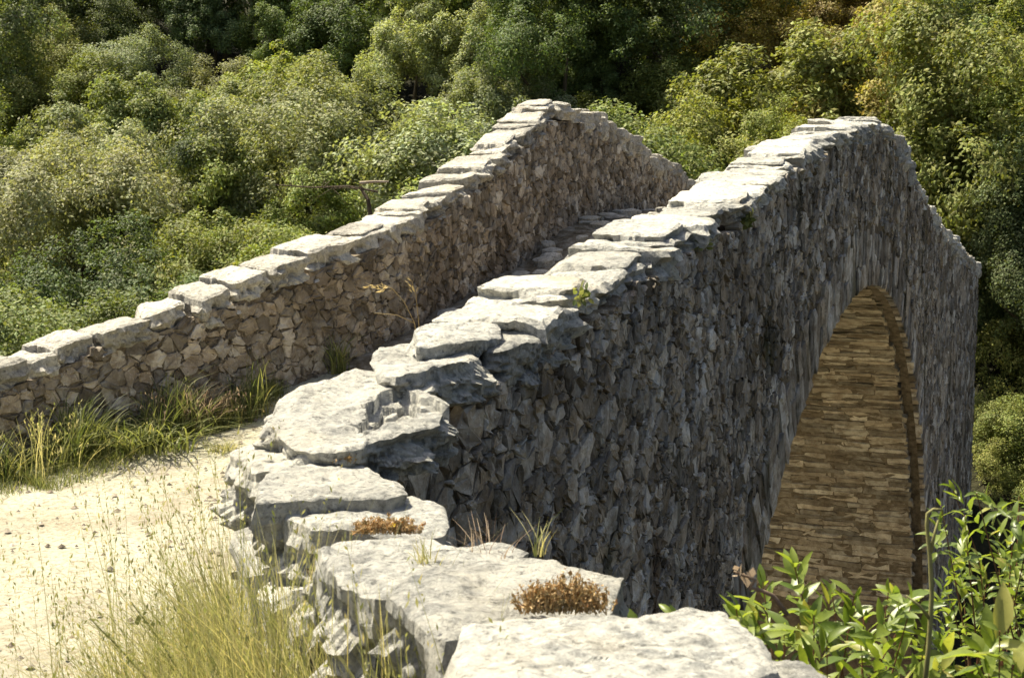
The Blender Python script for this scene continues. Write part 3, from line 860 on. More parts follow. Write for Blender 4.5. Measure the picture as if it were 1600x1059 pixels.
# ------------------------------------------------------------------ woodland on the far bank
def crown_mesh(seed, rx, rz, nleaf, L, nclump=140, nlobe=10):
    """leaves on small clumps, clumps on rounded boughs (lobes), lobes round the crown"""
    q = np.random.RandomState(seed)
    def unit(a): return a / np.linalg.norm(a, axis=1)[:, None]
    ld = unit(q.randn(nlobe * 4, 3)); ld = ld[ld[:, 2] > -0.35]
    pick = [0]
    for _ in range(nlobe - 1):                                    # spread the lobes apart
        pick.append(int(np.argmin((ld @ ld[pick].T).max(1) + 0.25 * q.rand(len(ld)))))
    ld = ld[pick]
    lc = ld * np.array([rx, rx, rz]) * q.uniform(0.40, 0.88, (nlobe, 1)); lr = (0.16 + 0.34 * q.rand(nlobe)) * rx
    li = q.choice(nlobe, nclump, p=lr ** 2 / (lr ** 2).sum())
    cd = unit(q.randn(nclump, 3) + 0.9 * ld[li] + np.array([0, 0, 0.35]))
    cc = lc[li] + cd * (lr[li] * q.uniform(0.55, 1.25, nclump))[:, None]
    rc = (0.10 + 0.30 * q.rand(nclump) ** 1.5) * rx / 2.2 * 1.15
    ci = q.choice(nclump, nleaf, p=rc ** 2 / (rc ** 2).sum())
    dd = unit(q.randn(nleaf, 3) + 0.6 * cd[ci] + np.array([0, 0, 0.4]))
    pos = cc[ci] + dd * (rc[ci] * (0.4 + 0.75 * q.rand(nleaf) + 0.1 * np.abs(q.randn(nleaf))))[:, None]
    nrm = unit(0.45 * dd + 0.55 * cd[ci] + np.array([0, 0, 0.35]) + 0.5 * q.randn(nleaf, 3))
    tg = unit(np.cross(nrm, q.randn(nleaf, 3))); bt = np.cross(nrm, tg)
    ll = (L * q.uniform(0.7, 1.35, nleaf))[:, None]
    v = np.stack([pos - tg * ll * 0.5, pos + bt * ll * 0.27 - nrm * ll * 0.06, pos + tg * ll * 0.5, pos - bt * ll * 0.27 - nrm * ll * 0.06], 1).reshape(-1, 3)
    f = np.arange(nleaf * 4).reshape(-1, 4)
    tone = np.clip(0.5 + 0.2 * q.randn(nleaf) + 0.3 * (q.rand(nclump)[ci] - 0.5), 0, 1)
    me = _orig_mesh_obj('crown', v, f, M['foliage'], None, False, np.repeat(tone, 4))
    m = me.data; bpy.data.objects.remove(me); return m
def trunk_mesh(seed, h, r):
    q = random.Random(seed); s = Soup()
    pts = [(0, 0, -0.6), (q.uniform(-.1, .1), q.uniform(-.1, .1), h * 0.4), (q.uniform(-.25, .25), q.uniform(-.25, .25), h), (q.uniform(-.4, .4), q.uniform(-.4, .4), h * 1.7)]
    s.add(*tube(pts, [r * 1.25, r, r * 0.8, r * 0.3]))
    for k_ in range(6):
        g = q.uniform(0, 6.28); z0 = h * q.uniform(0.7, 1.2); e = q.uniform(0.9, 1.5)
        b = np.array(pts[2]) * (z0 / h)
        s.add(*tube([b, b + np.array([math.cos(g) * e * .5, math.sin(g) * e * .5, .5]), b + np.array([math.cos(g) * e, math.sin(g) * e, 1.1])], [r * .5, r * .35, r * .12], 5))
    o = s.build('trunk', M['bark']); m = o.data; bpy.data.objects.remove(o); return m
crowns = [crown_mesh(100 + i, 2.2, [1.75, 2.0, 1.6, 2.2, 1.8, 1.9, 2.1][i], [32000, 42000, 30000, 40000, 30000, 44000, 32000][i], [0.105, 0.08, 0.115, 0.085, 0.11, 0.075, 0.10][i], [260, 320, 230, 290, 250, 340, 230][i], [16, 20, 14, 18, 17, 22, 13][i]) for i in range(7)]
trunks = [trunk_mesh(50 + i, 2.2, 0.13) for i in range(4)]
KIND = {
    'pale': ((0.28, 0.305, 0.15), 'pale grey-green'), 'yellow': ((0.235, 0.26, 0.068), 'yellow-green'),
    'dark': ((0.125, 0.16, 0.055), 'dark green'), 'brown': ((0.285, 0.24, 0.07), 'brown-tinged olive'), 'mid': ((0.185, 0.225, 0.072), 'leafy mid-green')}
ZONES = {
    'pale': [(450, 150), (600, 170), (740, 150), (380, 230), (130, 340), (560, 250), (660, 230), (90, 300), (250, 150), (700, 80), (150, 420), (480, 330)],
    'yellow': [(230, 240), (350, 130), (420, 190), (30, 330), (50, 210), (1450, 200), (1550, 160), (1250, 200), (1540, 600), (400, 420), (1350, 30)],
    'dark': [(0, 80), (150, 60), (300, 30), (560, 30), (880, 60), (950, 120), (1000, 30), (800, 30), (1570, 400), (1500, 330), (320, 340), (200, 450), (1050, 40)],  # top-centre entries paint the shadowed gully as darker leaf colour
    'brown': [(1190, 60), (1400, 100), (1330, 170)],
    'mid': [(1080, 170), (1150, 130), (1000, 200), (1290, 60), (1500, 60), (1590, 60), (480, 50), (700, 20), (1560, 500), (60, 460)]}
rnd = random.Random(4)
spots = []
s_ = 24.0
row_i = 0
while s_ < 80:
    stp = 2.7 + 0.012 * (s_ - 24) * 2
    t_ = -32.0 + (row_i % 2) * stp * 0.5
    while t_ < 42:
        s1 = s_ + rnd.uniform(-0.9, 0.9); t1 = t_ + rnd.uniform(-0.9, 0.9)
        t_ += stp * rnd.uniform(0.9, 1.2)
        if -1.5 < t1 < 5.5 and s1 < 33.5: continue                       # the bridge stands here
        x, y = loc(s1, t1)
        if y < 17: continue
        sc_ = rnd.choice([0.7, 0.85, 1.0, 1.0, 1.15, 1.4]) * rnd.uniform(0.92, 1.08)
        z0 = float(ground_z(np.array(s1), np.array(t1)))
        h = rnd.uniform(1.6, 2.6) + 1.5 * sc_
        cp = project(np.array([x, y, z0 + h]))
        rpx = 2.2 * sc_ / y * F
        if not (-0.8 * rpx < cp[0] < 1600 + 0.8 * rpx and -0.9 * rpx < cp[1] < 700): continue
        spots.append((s1, t1, x, y, z0, h, sc_, cp))
    s_ += stp * 0.86; row_i += 1
for (x_, r_, Y_, sc_) in ((1566, 500, 33.0, 0.7), (1600, 610, 32.5, 0.75), (1562, 660, 32.0, 0.6), (1612, 450, 34.0, 0.8), (1500, 460, 40.0, 1.0), (1590, 560, 36, 0.9), (1575, 390, 37, 1.0), (1590, 760, 32.0, 0.8), (850, 25, 49, 1.2), (905, 20, 52, 1.2), (945, 50, 46, 1.1), (800, 5, 53, 1.2), (870, 70, 44, 1.0), (1570, 745, 29.9, 0.5), (1600, 762, 29.6, 0.5), (1560, 700, 30.6, 0.5), (1604, 735, 30.2, 0.6), (1570, 790, 30.4, 0.6)):
    p_ = at_depth(x_, r_, Y_); s1, t1 = to_st(p_); z0 = float(ground_z(np.array(s1), np.array(t1)))
    spots.append((s1, t1, p_[0], p_[1], min(z0, p_[2] - 1.6), p_[2] - min(z0, p_[2] - 1.6), sc_, project(p_)))
print('trees', len(spots))
spots.sort(key=lambda q: q[7][1])
nb = 6
bandname = ['topmost', 'second', 'third', 'fourth', 'fifth', 'lowest']
ordn = ['first', 'second', 'third', 'fourth', 'fifth', 'sixth', 'seventh', 'eighth', 'ninth', 'tenth', 'eleventh', 'twelfth', 'thirteenth', 'fourteenth', 'fifteenth',
        'sixteenth', 'seventeenth', 'eighteenth', 'nineteenth', 'twentieth'] + ['twenty-' + q for q in ['first', 'second', 'third', 'fourth', 'fifth', 'sixth', 'seventh', 'eighth', 'ninth']] + \
       ['thirtieth'] + ['thirty-' + q for q in ['first', 'second', 'third', 'fourth', 'fifth', 'sixth', 'seventh', 'eighth', 'ninth']] + ['fortieth']
per = math.ceil(len(spots) / nb)
for b_ in range(nb):
    band = sorted(spots[b_ * per:(b_ + 1) * per], key=lambda q: q[7][0])
    for k_, (s1, t1, x, y, z0, h, sc_, cp) in enumerate(band):
        kind = min(((min((cp[0] - a) ** 2 + 1.6 * (cp[1] - b) ** 2 for a, b in pts), kn) for kn, pts in ZONES.items()))[1]
        cbase, word = KIND[kind]
        tr_ = empty('woodland_tree', (float(x), float(y), z0))
        tag(tr_, '%s tree on the wooded hillside, %s from the left in its %s row' % (word, ordn[k_], bandname[b_]), 'tree', 'trees of the wooded hillside')
        ci = rnd.randrange(len(crowns)) if y > 36 else rnd.choice([1, 3, 5])
        c_ = bpy.data.objects.new('crown', crowns[ci]); link(c_, tr_)
        c_.location = (0, 0, h); c_.scale = (sc_, sc_, sc_ * rnd.uniform(0.85, 1.15)); c_.rotation_euler = (rnd.gauss(0, 0.12), rnd.gauss(0, 0.12), rnd.uniform(0, 6.28))
        j = rnd.uniform(0.82, 1.2)
        c_.color = (cbase[0] * j * rnd.uniform(0.93, 1.07), cbase[1] * j, cbase[2] * j * rnd.uniform(0.85, 1.15), 1)
        tk = bpy.data.objects.new('trunk', trunks[rnd.randrange(4)]); link(tk, tr_)
        tk.rotation_euler = (0, 0, rnd.uniform(0, 6.28)); tk.scale = (1, 1, h / 4.0)

# bare boughs showing among the crowns above the far parapet
def bough(name, label, pix, Y, r, mat, twigs=0, seed=1):
    q = random.Random(seed); s = Soup()
    P = [at_depth(x, rr, Y + dy) for x, rr, dy in pix]
    s.add(*tube(P, np.linspace(r, r * 0.55, len(P))))
    for k_ in range(twigs):
        i = q.randrange(len(P) - 1); b = P[i] + (P[i + 1] - P[i]) * q.random()
        e = b + np.array([q.uniform(-0.7, 0.3), q.uniform(-0.4, 0.2), q.uniform(-0.35, 0.35)])
        m_ = (b + e) / 2 + np.array([0, 0, q.uniform(-.1, .1)])
        s.add(*tube([b, m_, e], [r * .4, r * .25, r * .08], 4))
    base = P[0]
    s.v = [v - base for v in s.v]
    o = s.build(name, mat); o.location = base
    tag(o, label, 'branch'); return o
bough('bare_bough', 'pale barkless bough lying level among the trees above the far parapet', [(562, 286, 0), (585, 284, 0), (607, 284, 0.1)], 24.4, 0.03, M['deadwood'])
bough('dead_branch', 'dark bare branch with twigs left of the pale barkless bough', [(590, 300, 0), (545, 291, 0), (490, 293, 0.2), (430, 289, 0.3)], 24.7, 0.02, M['bark'], 22, 3)
bough('leaning_trunk', 'thin dark trunk leaning behind the far parapet below the pale bough', [(580, 345, 0), (575, 312, 0), (562, 292, 0.1)], 24.6, 0.045, M['bark'])

# ------------------------------------------------------------------ grass and small plants
def blades(base, h, lean, width, tone, segs=4, droop=0.0):
    """curved tapering blades; lean is the horizontal offset of the tip"""
    n = len(base); h = np.asarray(h)[:, None]; lean = np.asarray(lean)
    side = np.stack([-lean[:, 1], lean[:, 0], np.zeros(n)], 1) + 1e-4 * RN.randn(n, 3)
    side = side + 0.6 * np.linalg.norm(side, axis=1)[:, None] * RN.randn(n, 3) * np.array([1, 1, 0])
    side /= np.linalg.norm(side, axis=1)[:, None]
    rows = []
    for k_ in range(segs + 1):
        u = k_ / segs
        c = base + np.concatenate([lean * u ** 1.8, h * (u - droop * u ** 3)], 1)
        w = np.asarray(width)[:, None] * (1 - u) ** 0.7 * 0.5 + 0.0002
        rows += [c - side * w, c + side * w]
    V = np.stack(rows, 1)
    m_ = 2 * (segs + 1)
    f = []
    for k_ in range(segs): f.append([2 * k_, 2 * k_ + 1, 2 * k_ + 3, 2 * k_ + 2])
    Fq = (np.arange(n)[:, None, None] * m_ + np.array(f)[None]).reshape(-1, 4)
    return V.reshape(-1, 3), Fq, np.repeat(tone, m_)
def spikelets(stems_tip, dirs, n, size, rs):
    """small seed husks along the top of stems"""
    V = []; k_ = 0
    for tip, d in zip(stems_tip, dirs):
        for i in range(n):
            u = i / n
            p = tip - d * (0.22 * u) + rs.randn(3) * 0.006
            a = rs.randn(3); a /= np.linalg.norm(a); a = a * 0.5 + np.array([0, 0, 0.8])
            b = np.cross(a, rs.randn(3)); b /= np.linalg.norm(b)
            L_ = size * rs.uniform(0.7, 1.3)
            V += [p, p + a * L_ * .5 + b * L_ * .16, p + a * L_, p + a * L_ * .5 - b * L_ * .16]
    V = np.array(V); return V, np.arange(len(V)).reshape(-1, 4)
def join(parts):
    vs_, fs_, ts_ = [], [], []; n = 0
    for v, f, t in parts: vs_.append(v); fs_.append(f + n); ts_.append(t); n += len(v)
    return np.concatenate(vs_), np.concatenate(fs_), np.concatenate(ts_)

# foreground grass against the near wall
n = 12000
aa = RN.uniform(0.8, 3.9, n); off = 0.03 + 0.66 * RN.rand(n) ** 1.4
bp = NL.pos(aa, off)
bz = np.array([path_z(x, y) for x, y in bp]) - 0.02
hh = RN.uniform(0.10, 0.60, n) * np.interp(aa, [0.6, 1.2, 2.0, 2.6, 3.6], [0.4, 0.8, 1.15, 1.05, 0.9])
P1 = blades(np.c_[bp, bz], hh, RN.randn(n, 2) * 0.15 + np.array([-0.05, 0.0]), RN.uniform(0.0022, 0.006, n), RN.rand(n) ** 0.8)
n2 = 280
aa = RN.uniform(0.7, 3.0, n2); off = 0.04 + 0.6 * RN.rand(n2)
bp = NL.pos(aa, off); bz = np.array([path_z(x, y) for x, y in bp]) - 0.02
ln = RN.randn(n2, 2) * 0.10 + np.array([-0.07, 0.02]); hs = RN.uniform(0.42, 0.85, n2)
P2 = blades(np.c_[bp, bz], hs, ln, np.full(n2, 0.0028), 0.35 + 0.5 * RN.rand(n2), 6)
tips = np.c_[bp + ln, bz + hs]; dr_ = np.c_[ln * 1.6, hs]; dr_ /= np.linalg.norm(dr_, axis=1)[:, None]
sv, sf = spikelets(tips, dr_, 16, 0.014, RN)
P3 = (sv, sf, np.repeat(RN.rand(len(sf)) * 0.6 + 0.3, 4))
v, f, t = join([P1, P2, P3])
o = _orig_mesh_obj('grass', v, f, M['mixgrass'], None, False, t)
tag(o, 'tall half-dry grass growing along the foot of the foreground wall', 'grass', kind='stuff')

n = 1500
aa = RN.uniform(0.9, 3.9, n); off = 0.03 + 0.62 * RN.rand(n) ** 1.3
bp = NL.pos(aa, off); bz = np.array([path_z(x, y) for x, y in bp]) - 0.02
v, f, t = blades(np.c_[bp, bz], RN.uniform(0.12, 0.5, n), RN.randn(n, 2) * 0.24, RN.uniform(0.002, 0.005, n), RN.rand(n), 5, 0.3)
o = _orig_mesh_obj('dry_grass', v, f, M['dry'], None, False, t)
tag(o, 'straw-coloured dry blades criss-crossing in the grass at the foreground wall', 'grass', kind='stuff')

# turf and weeds at the foot of the far parapet's flare
a0_ = LC.nearest(fl3[0][:2]) - 0.3; a1_ = LC.nearest(fl3[4][:2]) - 0.1
n = 9000
aa = RN.uniform(a0_, a1_, n); wid = np.interp(aa, [a0_, a0_ + 1.0, a1_ - 1.2, a1_ - 0.5, a1_], [1.0, 0.8, 0.45, 0.25, 0.12])
off = wid * RN.rand(n) ** 0.9 + 0.06 * RN.randn(n)
bp = LC.pos(aa, np.clip(off, 0.03, None)); bz = deck(to_st(bp)[0]) - 0.01
hh = RN.uniform(0.03, 0.11, n) * (1 + 0.6 * (off < 0.3))
P1 = blades(np.c_[bp, bz], hh, RN.randn(n, 2) * 0.04, RN.uniform(0.004, 0.007, n), RN.rand(n), 3)
n = 3000
aa = RN.uniform(a0_, a1_ - 0.3, n); off = 0.04 + 0.36 * RN.rand(n)
bp = LC.pos(aa, off); bz = deck(to_st(bp)[0]) - 0.01
hh = RN.uniform(0.08, 0.60, n) * (0.40 + 0.75 * np.sin(aa * 4.3 + 0.5) ** 2)
P2 = blades(np.c_[bp, bz], hh, RN.randn(n, 2) * 0.16 + 0.05, RN.uniform(0.005, 0.014, n), RN.rand(n) ** 0.7, 5, 0.25)
v, f, t = join([P1, P2])
o = _orig_mesh_obj('grass', v, f, M['grass'], None, False, t)
tag(o, 'green turf and weeds along the foot of the far parapet', 'grass', kind='stuff')

def tuft(name, label, cat, x, row, Y, n, h, spread, lean, mat, width=(0.004, 0.009), seeds=0, drop=0.3, group=None, base=None):
    p = at_depth(x, row, Y) if base is None else np.array(base)
    b = np.c_[RN.randn(n, 2) * spread * 0.35, np.zeros(n)]
    hh = RN.uniform(h * 0.45, h, n); ln = RN.randn(n, 2) * lean + b[:, :2] * 0.8
    parts = [blades(b, hh, ln, RN.uniform(*width, n), RN.rand(n), 5, drop)]
    if seeds:
        k_ = RN.choice(n, min(seeds, n), replace=False)
        d_ = np.c_[ln[k_] * 1.7, hh[k_] * 0.6]; d_ /= np.linalg.norm(d_, axis=1)[:, None]
        tp = b[k_] + np.c_[ln[k_], hh[k_] * (1 - drop)]
        sv, sf = spikelets(tp, d_, 10, h * 0.06, RN); parts.append((sv, sf, np.repeat(RN.rand(len(sf)), 4)))
    v, f, t = join(parts)
    o = _orig_mesh_obj(name, v, f, mat, None, False, t); o.location = p
    tag(o, label, cat, group); return o
def on_path(x, y): return (x, y, path_z(x, y) - 0.01)
q = LC.pos(LC.nearest(fl3[3][:2]) - 0.1, 0.12); tuft('dry_grass_clump', 'russet and straw dry grass clump leaning on the far parapet', 'grass clump', 0, 0, 0, 420, 0.50, 0.30, 0.15, M['russet'], seeds=90, base=on_path(*q))
q = LC.pos(LC.nearest(fl3[3][:2]) + 0.25, 0.16); tuft('straw_clump', 'pale straw clump drooping over the path edge below the russet grass', 'grass clump', 0, 0, 0, 120, 0.34, 0.14, 0.14, M['dry'], seeds=40, drop=0.6, base=on_path(*q))
q = LC.pos(LC.nearest(fl3[4][:2]) + 0.45, 0.12); tuft('grass_tuft', 'bright green arching grass tuft against the far parapet', 'grass clump', 0, 0, 0, 85, 0.5, 0.10, 0.22, M['grass'], (0.006, 0.011), base=on_path(*q))
q = LC.pos(LC.nearest(fl3[2][:2]) + 0.35, 0.35); tuft('weed_clump', 'dark green sprawling weed clump with long leaves at the wall foot', 'weed', 0, 0, 0, 240, 0.45, 0.40, 0.26, M['grass'], (0.010, 0.022), drop=0.5, base=on_path(*q))
q = LC.pos(LC.nearest(fl3[1][:2]) + 0.1, 0.3); tuft('dry_weed_clump', 'thin dry weed stalks beside the left end of the far parapet', 'weed', 0, 0, 0, 90, 0.55, 0.5, 0.10, M['mixgrass'], seeds=50, drop=0.1, base=on_path(*q))
q = at_depth(350, 640, 9.6); tuft('low_grass_tuft', 'short yellowish grass tuft at the edge of the sandy path', 'grass clump', 0, 0, 0, 150, 0.10, 0.14, 0.05, M['mixgrass'], base=on_path(*q[:2]))
for (s1, t1, nm, lab) in ((12.9, 1.3, 'dry_weed', 'small dry brown weed on the bridge deck, nearest of three'), (14.3, 1.7, 'dry_weed', 'small dry brown weed on the bridge deck, middle of three'),
                          (15.4, 1.9, 'dry_weed', 'small dry brown weed on the bridge deck below the crest')):
    q = loc(s1, t1); tuft(nm, lab, 'weed', 0, 0, 0, 60, 0.26, 0.16, 0.10, M['russet'], seeds=20, base=on_path(*q), group='dry weeds on the deck')

# bent seed-headed stalks rising behind the near parapet
def stalk(name, label, cat, pix, Y, r0, mat, head=None, extra=()):
    s = Soup(); P = [at_depth(x, rr, Y) for x, rr in pix]
    base = P[0]
    s.add(*tube(np.array(P) - base, np.linspace(r0, r0 * 0.45, len(P)), 6), 0.4)
    for e in extra:
        Q = [at_depth(x, rr, Y) - base for x, rr in e]; s.add(*tube(Q, np.linspace(r0 * 0.75, r0 * 0.35, len(Q)), 6), 0.4)
    if head:
        a, b = P[-3] - base, P[-1] - base
        for i in range(head):
            c = a + (b - a) * RN.rand() + RN.randn(3) * 0.008; d_ = (b - a) * 0.25 + RN.randn(3) * 0.012; w_ = RN.randn(3) * 0.005
            s.add([c, c + d_ * .5 + w_, c + d_, c + d_ * .5 - w_], [[0, 1, 2, 3]], 0.8)
    o = s.build(name, mat, smooth=True); o.location = base; tag(o, label, cat); return o
stalk('grass_stalk', 'arching grass stalk with drooping seed head beside the deck', 'grass stalk', [(652, 545), (648, 505), (632, 472), (612, 450), (596, 444), (580, 448)], 9.0, 0.0035, M['dry'], 22, [[(648, 505), (620, 492), (585, 489)]])
stalk('grass_stalk', 'upright thin grass stalk right of the arching seed-headed one', 'grass stalk', [(657, 545), (654, 500), (650, 462), (644, 440), (637, 432)], 9.0, 0.003, M['dry'], 10)
stalk('bent_plant_stalk', 'thick green plant stalk with a hooked top before the arch', 'plant stalk', [(1440, 1120), (1451, 1010), (1456, 930), (1453, 870), (1448, 820), (1449, 802), (1458, 795), (1472, 796)], 2.3, 0.0045, M['stem'], None,
      [[(1452, 965), (1436, 945), (1416, 930)], [(1454, 862), (1460, 835), (1466, 812)]])
s = Soup()
base = at_depth(240, 1130, 3.3)
for k_, pix in enumerate([[(300, 1130), (230, 1060), (180, 1005), (140, 965)], [(330, 1130), (280, 1050), (250, 1000), (205, 940)]]):
    P = np.array([at_depth(x, rr, 3.3) - base for x, rr in pix]); s.add(*tube(P, [.003, .0025, .002, .0015], 5), 0.3)
    for i in range(60):
        u = 1.2 + 1.7 * RN.rand(); j = int(u); c = P[j] + (P[j + 1] - P[j]) * (u - j) + RN.randn(3) * 0.007
        d_ = RN.randn(3) * 0.0045; w_ = RN.randn(3) * 0.003; s.add([c, c + d_ + w_, c + 2 * d_, c + d_ - w_], [[0, 1, 2, 3]], 0.25)
o = s.build('seed_stalk', M['mixgrass']); o.location = base; tag(o, 'leaning weed stalks with seed clusters in the lower left foreground', 'plant stalk')

# stonecrop tufts on the slabs
def stonecrop(label, x, row, z, w, d, h, n, flowers=0):
    p = at_z(x, row, z); s = Soup()
    b = np.c_[(RN.rand(n, 2) - 0.5) * np.array([w, d]) * (0.6 + 0.4 * RN.rand(n, 1)), np.zeros(n)]
    hh = h * (0.35 + 0.65 * RN.rand(n)) * (1 - 0.5 * np.abs(b[:, 0]) / (w / 2))
    ln = RN.randn(n, 2) * 0.012
    for i in range(n):
        s.add(*tube([b[i], b[i] + np.array([ln[i, 0], ln[i, 1], hh[i]])], [.0014, .001], 4), RN.rand() * 0.5)
        for j in range(14):
            u = 0.15 + 0.9 * (j + RN.rand()) / 14
            c = b[i] + np.array([ln[i, 0], ln[i, 1], hh[i]]) * u + RN.randn(3) * 0.003
            r = RN.uniform(0.0011, 0.0023) * (1.3 if u > 0.75 else 1); dv = RN.randn(3, 3) * r
            s.add([c + dv[0], c + dv[1], c + dv[2], c - dv[0] * 0.8 + np.array([0, 0, r])], [[0, 1, 2], [0, 1, 3], [1, 2, 3], [0, 2, 3]], RN.rand())
    o = s.build('stonecrop_tuft', M['sedum']); o.location = p
    tag(o, label, 'stonecrop', 'stonecrop tufts on the foreground wall')
    for k_ in range(flowers):
        c = np.array([RN.uniform(-w, w) * 0.3, -d * 0.4, h * 0.45]); V = [c]; Ff = []
        for j in range(5):
            g = j * 1.257; V += [c + 0.007 * np.array([math.cos(g), math.sin(g) * .5, math.sin(g) * .6 + .3]), c + 0.007 * np.array([math.cos(g + .9), math.sin(g + .9) * .5, math.sin(g + .9) * .6 + .3])]
            Ff.append([0, 1 + 2 * j, 2 + 2 * j])
        fo = _orig_mesh_obj('flower', V, Ff, M['yellow'], o, False, np.full(len(V), .5))
    return o
stonecrop('large orange-brown stonecrop tuft on the slab near the bottom edge', 882, 952, -0.765, 0.17, 0.07, 0.066, 230)
stonecrop('low orange stonecrop with a tiny yellow flower between two slabs', 605, 832, -0.80, 0.16, 0.04, 0.045, 140, 1)
stonecrop('small straw-coloured stonecrop beneath the hollow broken slab', 532, 722, -0.79, 0.09, 0.04, 0.035, 60)
tuft('slab_grass', 'tiny green grass sprig on a foreground slab above the stonecrop', 'grass clump', 0, 0, 0, 26, 0.06, 0.05, 0.012, M['mixgrass'], (0.002, 0.004), drop=0.0, base=at_z(672, 884, -0.80))
tuft('slab_grass', 'thin brown sprigs at the outer edge of the foreground slabs', 'grass clump', 0, 0, 0, 26, 0.075, 0.10, 0.02, M['russet'], (0.002, 0.003), drop=0.0, base=at_z(760, 866, -0.81))
tuft('slab_grass', 'dry grass sprig leaning out beside the brown sprigs', 'grass clump', 0, 0, 0, 14, 0.10, 0.03, 0.03, M['mixgrass'], (0.002, 0.004), drop=0.0, base=at_z(845, 868, -0.81))

# ------------------------------------------------------------------ leafy shrubs at the lower right
def leaf_mesh(seed, wid=0.35, curl=0.2, fold=0.10):
    us = [0.0, 0.18, 0.42, 0.68, 0.88, 1.0]; ws = [0.06, 0.62, 1.0, 0.86, 0.42, 0.0]
    v = []; f = []
    for u, w in zip(us, ws):
        z = -curl * u * u
        v += [(u, -w * wid / 2, z + fold * w * wid), (u, 0, z), (u, w * wid / 2, z + fold * w * wid)]
    for i in range(len(us) - 1):
        a = i * 3; f += [[a, a + 3, a + 4, a + 1], [a + 1, a + 4, a + 5, a + 2]]
    o = _orig_mesh_obj('leaf', np.array(v), f, M['shrub_leaf'], None, True, np.full(len(v), 0.0)); m = o.data; bpy.data.objects.remove(o); return m
leafm = [leaf_mesh(0), leaf_mesh(1, 0.40, 0.3, 0.18), leaf_mesh(2, 0.30, -0.15, 0.25), leaf_mesh(3, 0.38, 0.45, 0.3)]
LM = [np.array([v.co[:] for v in m.vertices]) for m in leafm]; LF = [[list(p.vertices) for p in m.polygons] for m in leafm]
def shrub(label, base_px, baseY, tips, L, per, spread, seed, twig='redstem', limit=300, stem_r=0.004):
    q = random.Random(seed); bpos = at_depth(base_px[0], base_px[1], baseY)
    root = empty('leafy_shrub', bpos); tag(root, label, 'shrub', 'leafy shrubs at the lower right')
    st_ = Soup(); items = []
    for (x, r_, Y) in tips:
        P = at_depth(x, r_, Y) - bpos
        mid = P * 0.55 + np.array([q.gauss(0, .06), q.gauss(0, .06), 0.05]); b0 = np.array([q.gauss(0, .05), q.gauss(0, .05), 0])
        pts = [b0, (b0 + mid) / 2 + np.array([q.gauss(0, .03), q.gauss(0, .03), 0]), mid, P]
        st_.add(*tube(pts, [stem_r * 1.6, stem_r, stem_r * .7, stem_r * .3], 5), q.random())
        ax = P - mid; ax /= np.linalg.norm(ax)
        ax = ax + np.array([q.gauss(0, .5), q.gauss(0, .5), 0.0]); ax /= np.linalg.norm(ax)
        e1 = np.cross(ax, [0.2, 0.5, 0.1]); e1 /= np.linalg.norm(e1); e2 = np.cross(ax, e1)
        for i in range(per):
            u = i / per; g = i * 2.4 + q.gauss(0, .3)
            rad = e1 * math.cos(g) + e2 * math.sin(g)
            open_ = 0.45 + 1.0 * u + q.gauss(0, .2)
            d_ = ax * math.cos(open_) + rad * math.sin(open_); d_ /= np.linalg.norm(d_)
            o_ = P - ax * (u ** 0.9 * spread) + rad * 0.002
            up = ax * 0.7 - rad * 0.2 + np.array([0, 0, .5]) + np.array([q.gauss(0, .3) for _ in range(3)])
            side = np.cross(up, d_); side /= np.linalg.norm(side); nn = np.cross(d_, side)
            ll = L * q.choice([0.55, 0.8, 1.0, 1.0, 1.15, 1.35]) * q.uniform(0.9, 1.1) * (0.7 if u < 0.12 else 1)
            items.append((o_, d_, side, nn, ll, q.randrange(4)))
    q.shuffle(items)
    rest = Soup()
    for i, (o_, d_, side, nn, ll, k_) in enumerate(items):
        if i < limit:
            lo = bpy.data.objects.new('leaf', leafm[k_]); link(lo, root)
            from mathutils import Matrix
            lo.matrix_local = Matrix(((d_[0] * ll, side[0] * ll, nn[0] * ll, o_[0]), (d_[1] * ll, side[1] * ll, nn[1] * ll, o_[1]), (d_[2] * ll, side[2] * ll, nn[2] * ll, o_[2]), (0, 0, 0, 1)))
        else:
            rest.add(o_ + ll * (LM[k_][:, :1] * d_ + LM[k_][:, 1:2] * side + LM[k_][:, 2:] * nn), LF[k_], q.random())
    so = st_.build('stem', M[twig], None); so.parent = root
    if rest.n:
        ro = rest.build('further_leaves', M['shrub_leaf'], None, True); ro.parent = root; ro['kind'] = 'stuff'
    return root
q = random.Random(2)
T1 = [(1240, 880), (1192, 908), (1150, 948), (1182, 965), (1300, 925), (1335, 930), (1388, 925), (1425, 940), (1350, 962), (1272, 960), (1225, 985), (1292, 1000), (1345, 1005), (1400, 990), (1450, 985), (1440, 1020),
      (1385, 1040), (1310, 1045), (1255, 1040), (1475, 1045), (1215, 1020), (1420, 1060), (1350, 1075), (1280, 1080)]
T1 = [(x, r, q.uniform(2.65, 3.2)) for x, r in T1] + [(1052, 962, 2.75), (990, 972, 2.8)]
shrub('bright green long-leaved shrub beside the nearest slab, before the arch', (1330, 1700), 2.95, T1, 0.060, 19, 0.15, 1)
T2 = [(1490, 762), (1470, 790), (1530, 770), (1510, 805), (1592, 775), (1582, 815), (1552, 830), (1505, 855), (1485, 872), (1562, 862), (1597, 852), (1500, 902), (1542, 905), (1592, 905), (1482, 922), (1522, 945), (1572, 945),
      (1603, 965), (1500, 985), (1552, 990), (1592, 1000), (1610, 800), (1625, 860), (1620, 920), (1530, 870), (1575, 890), (1490, 940)]
T2 = [(x + q.uniform(-8, 8), r, q.uniform(3.0, 3.8)) for x, r in T2]
shrub('tall small-leaved green shrub at the right edge of the picture', (1580, 1600), 3.5, T2, 0.042, 21, 0.17, 2)
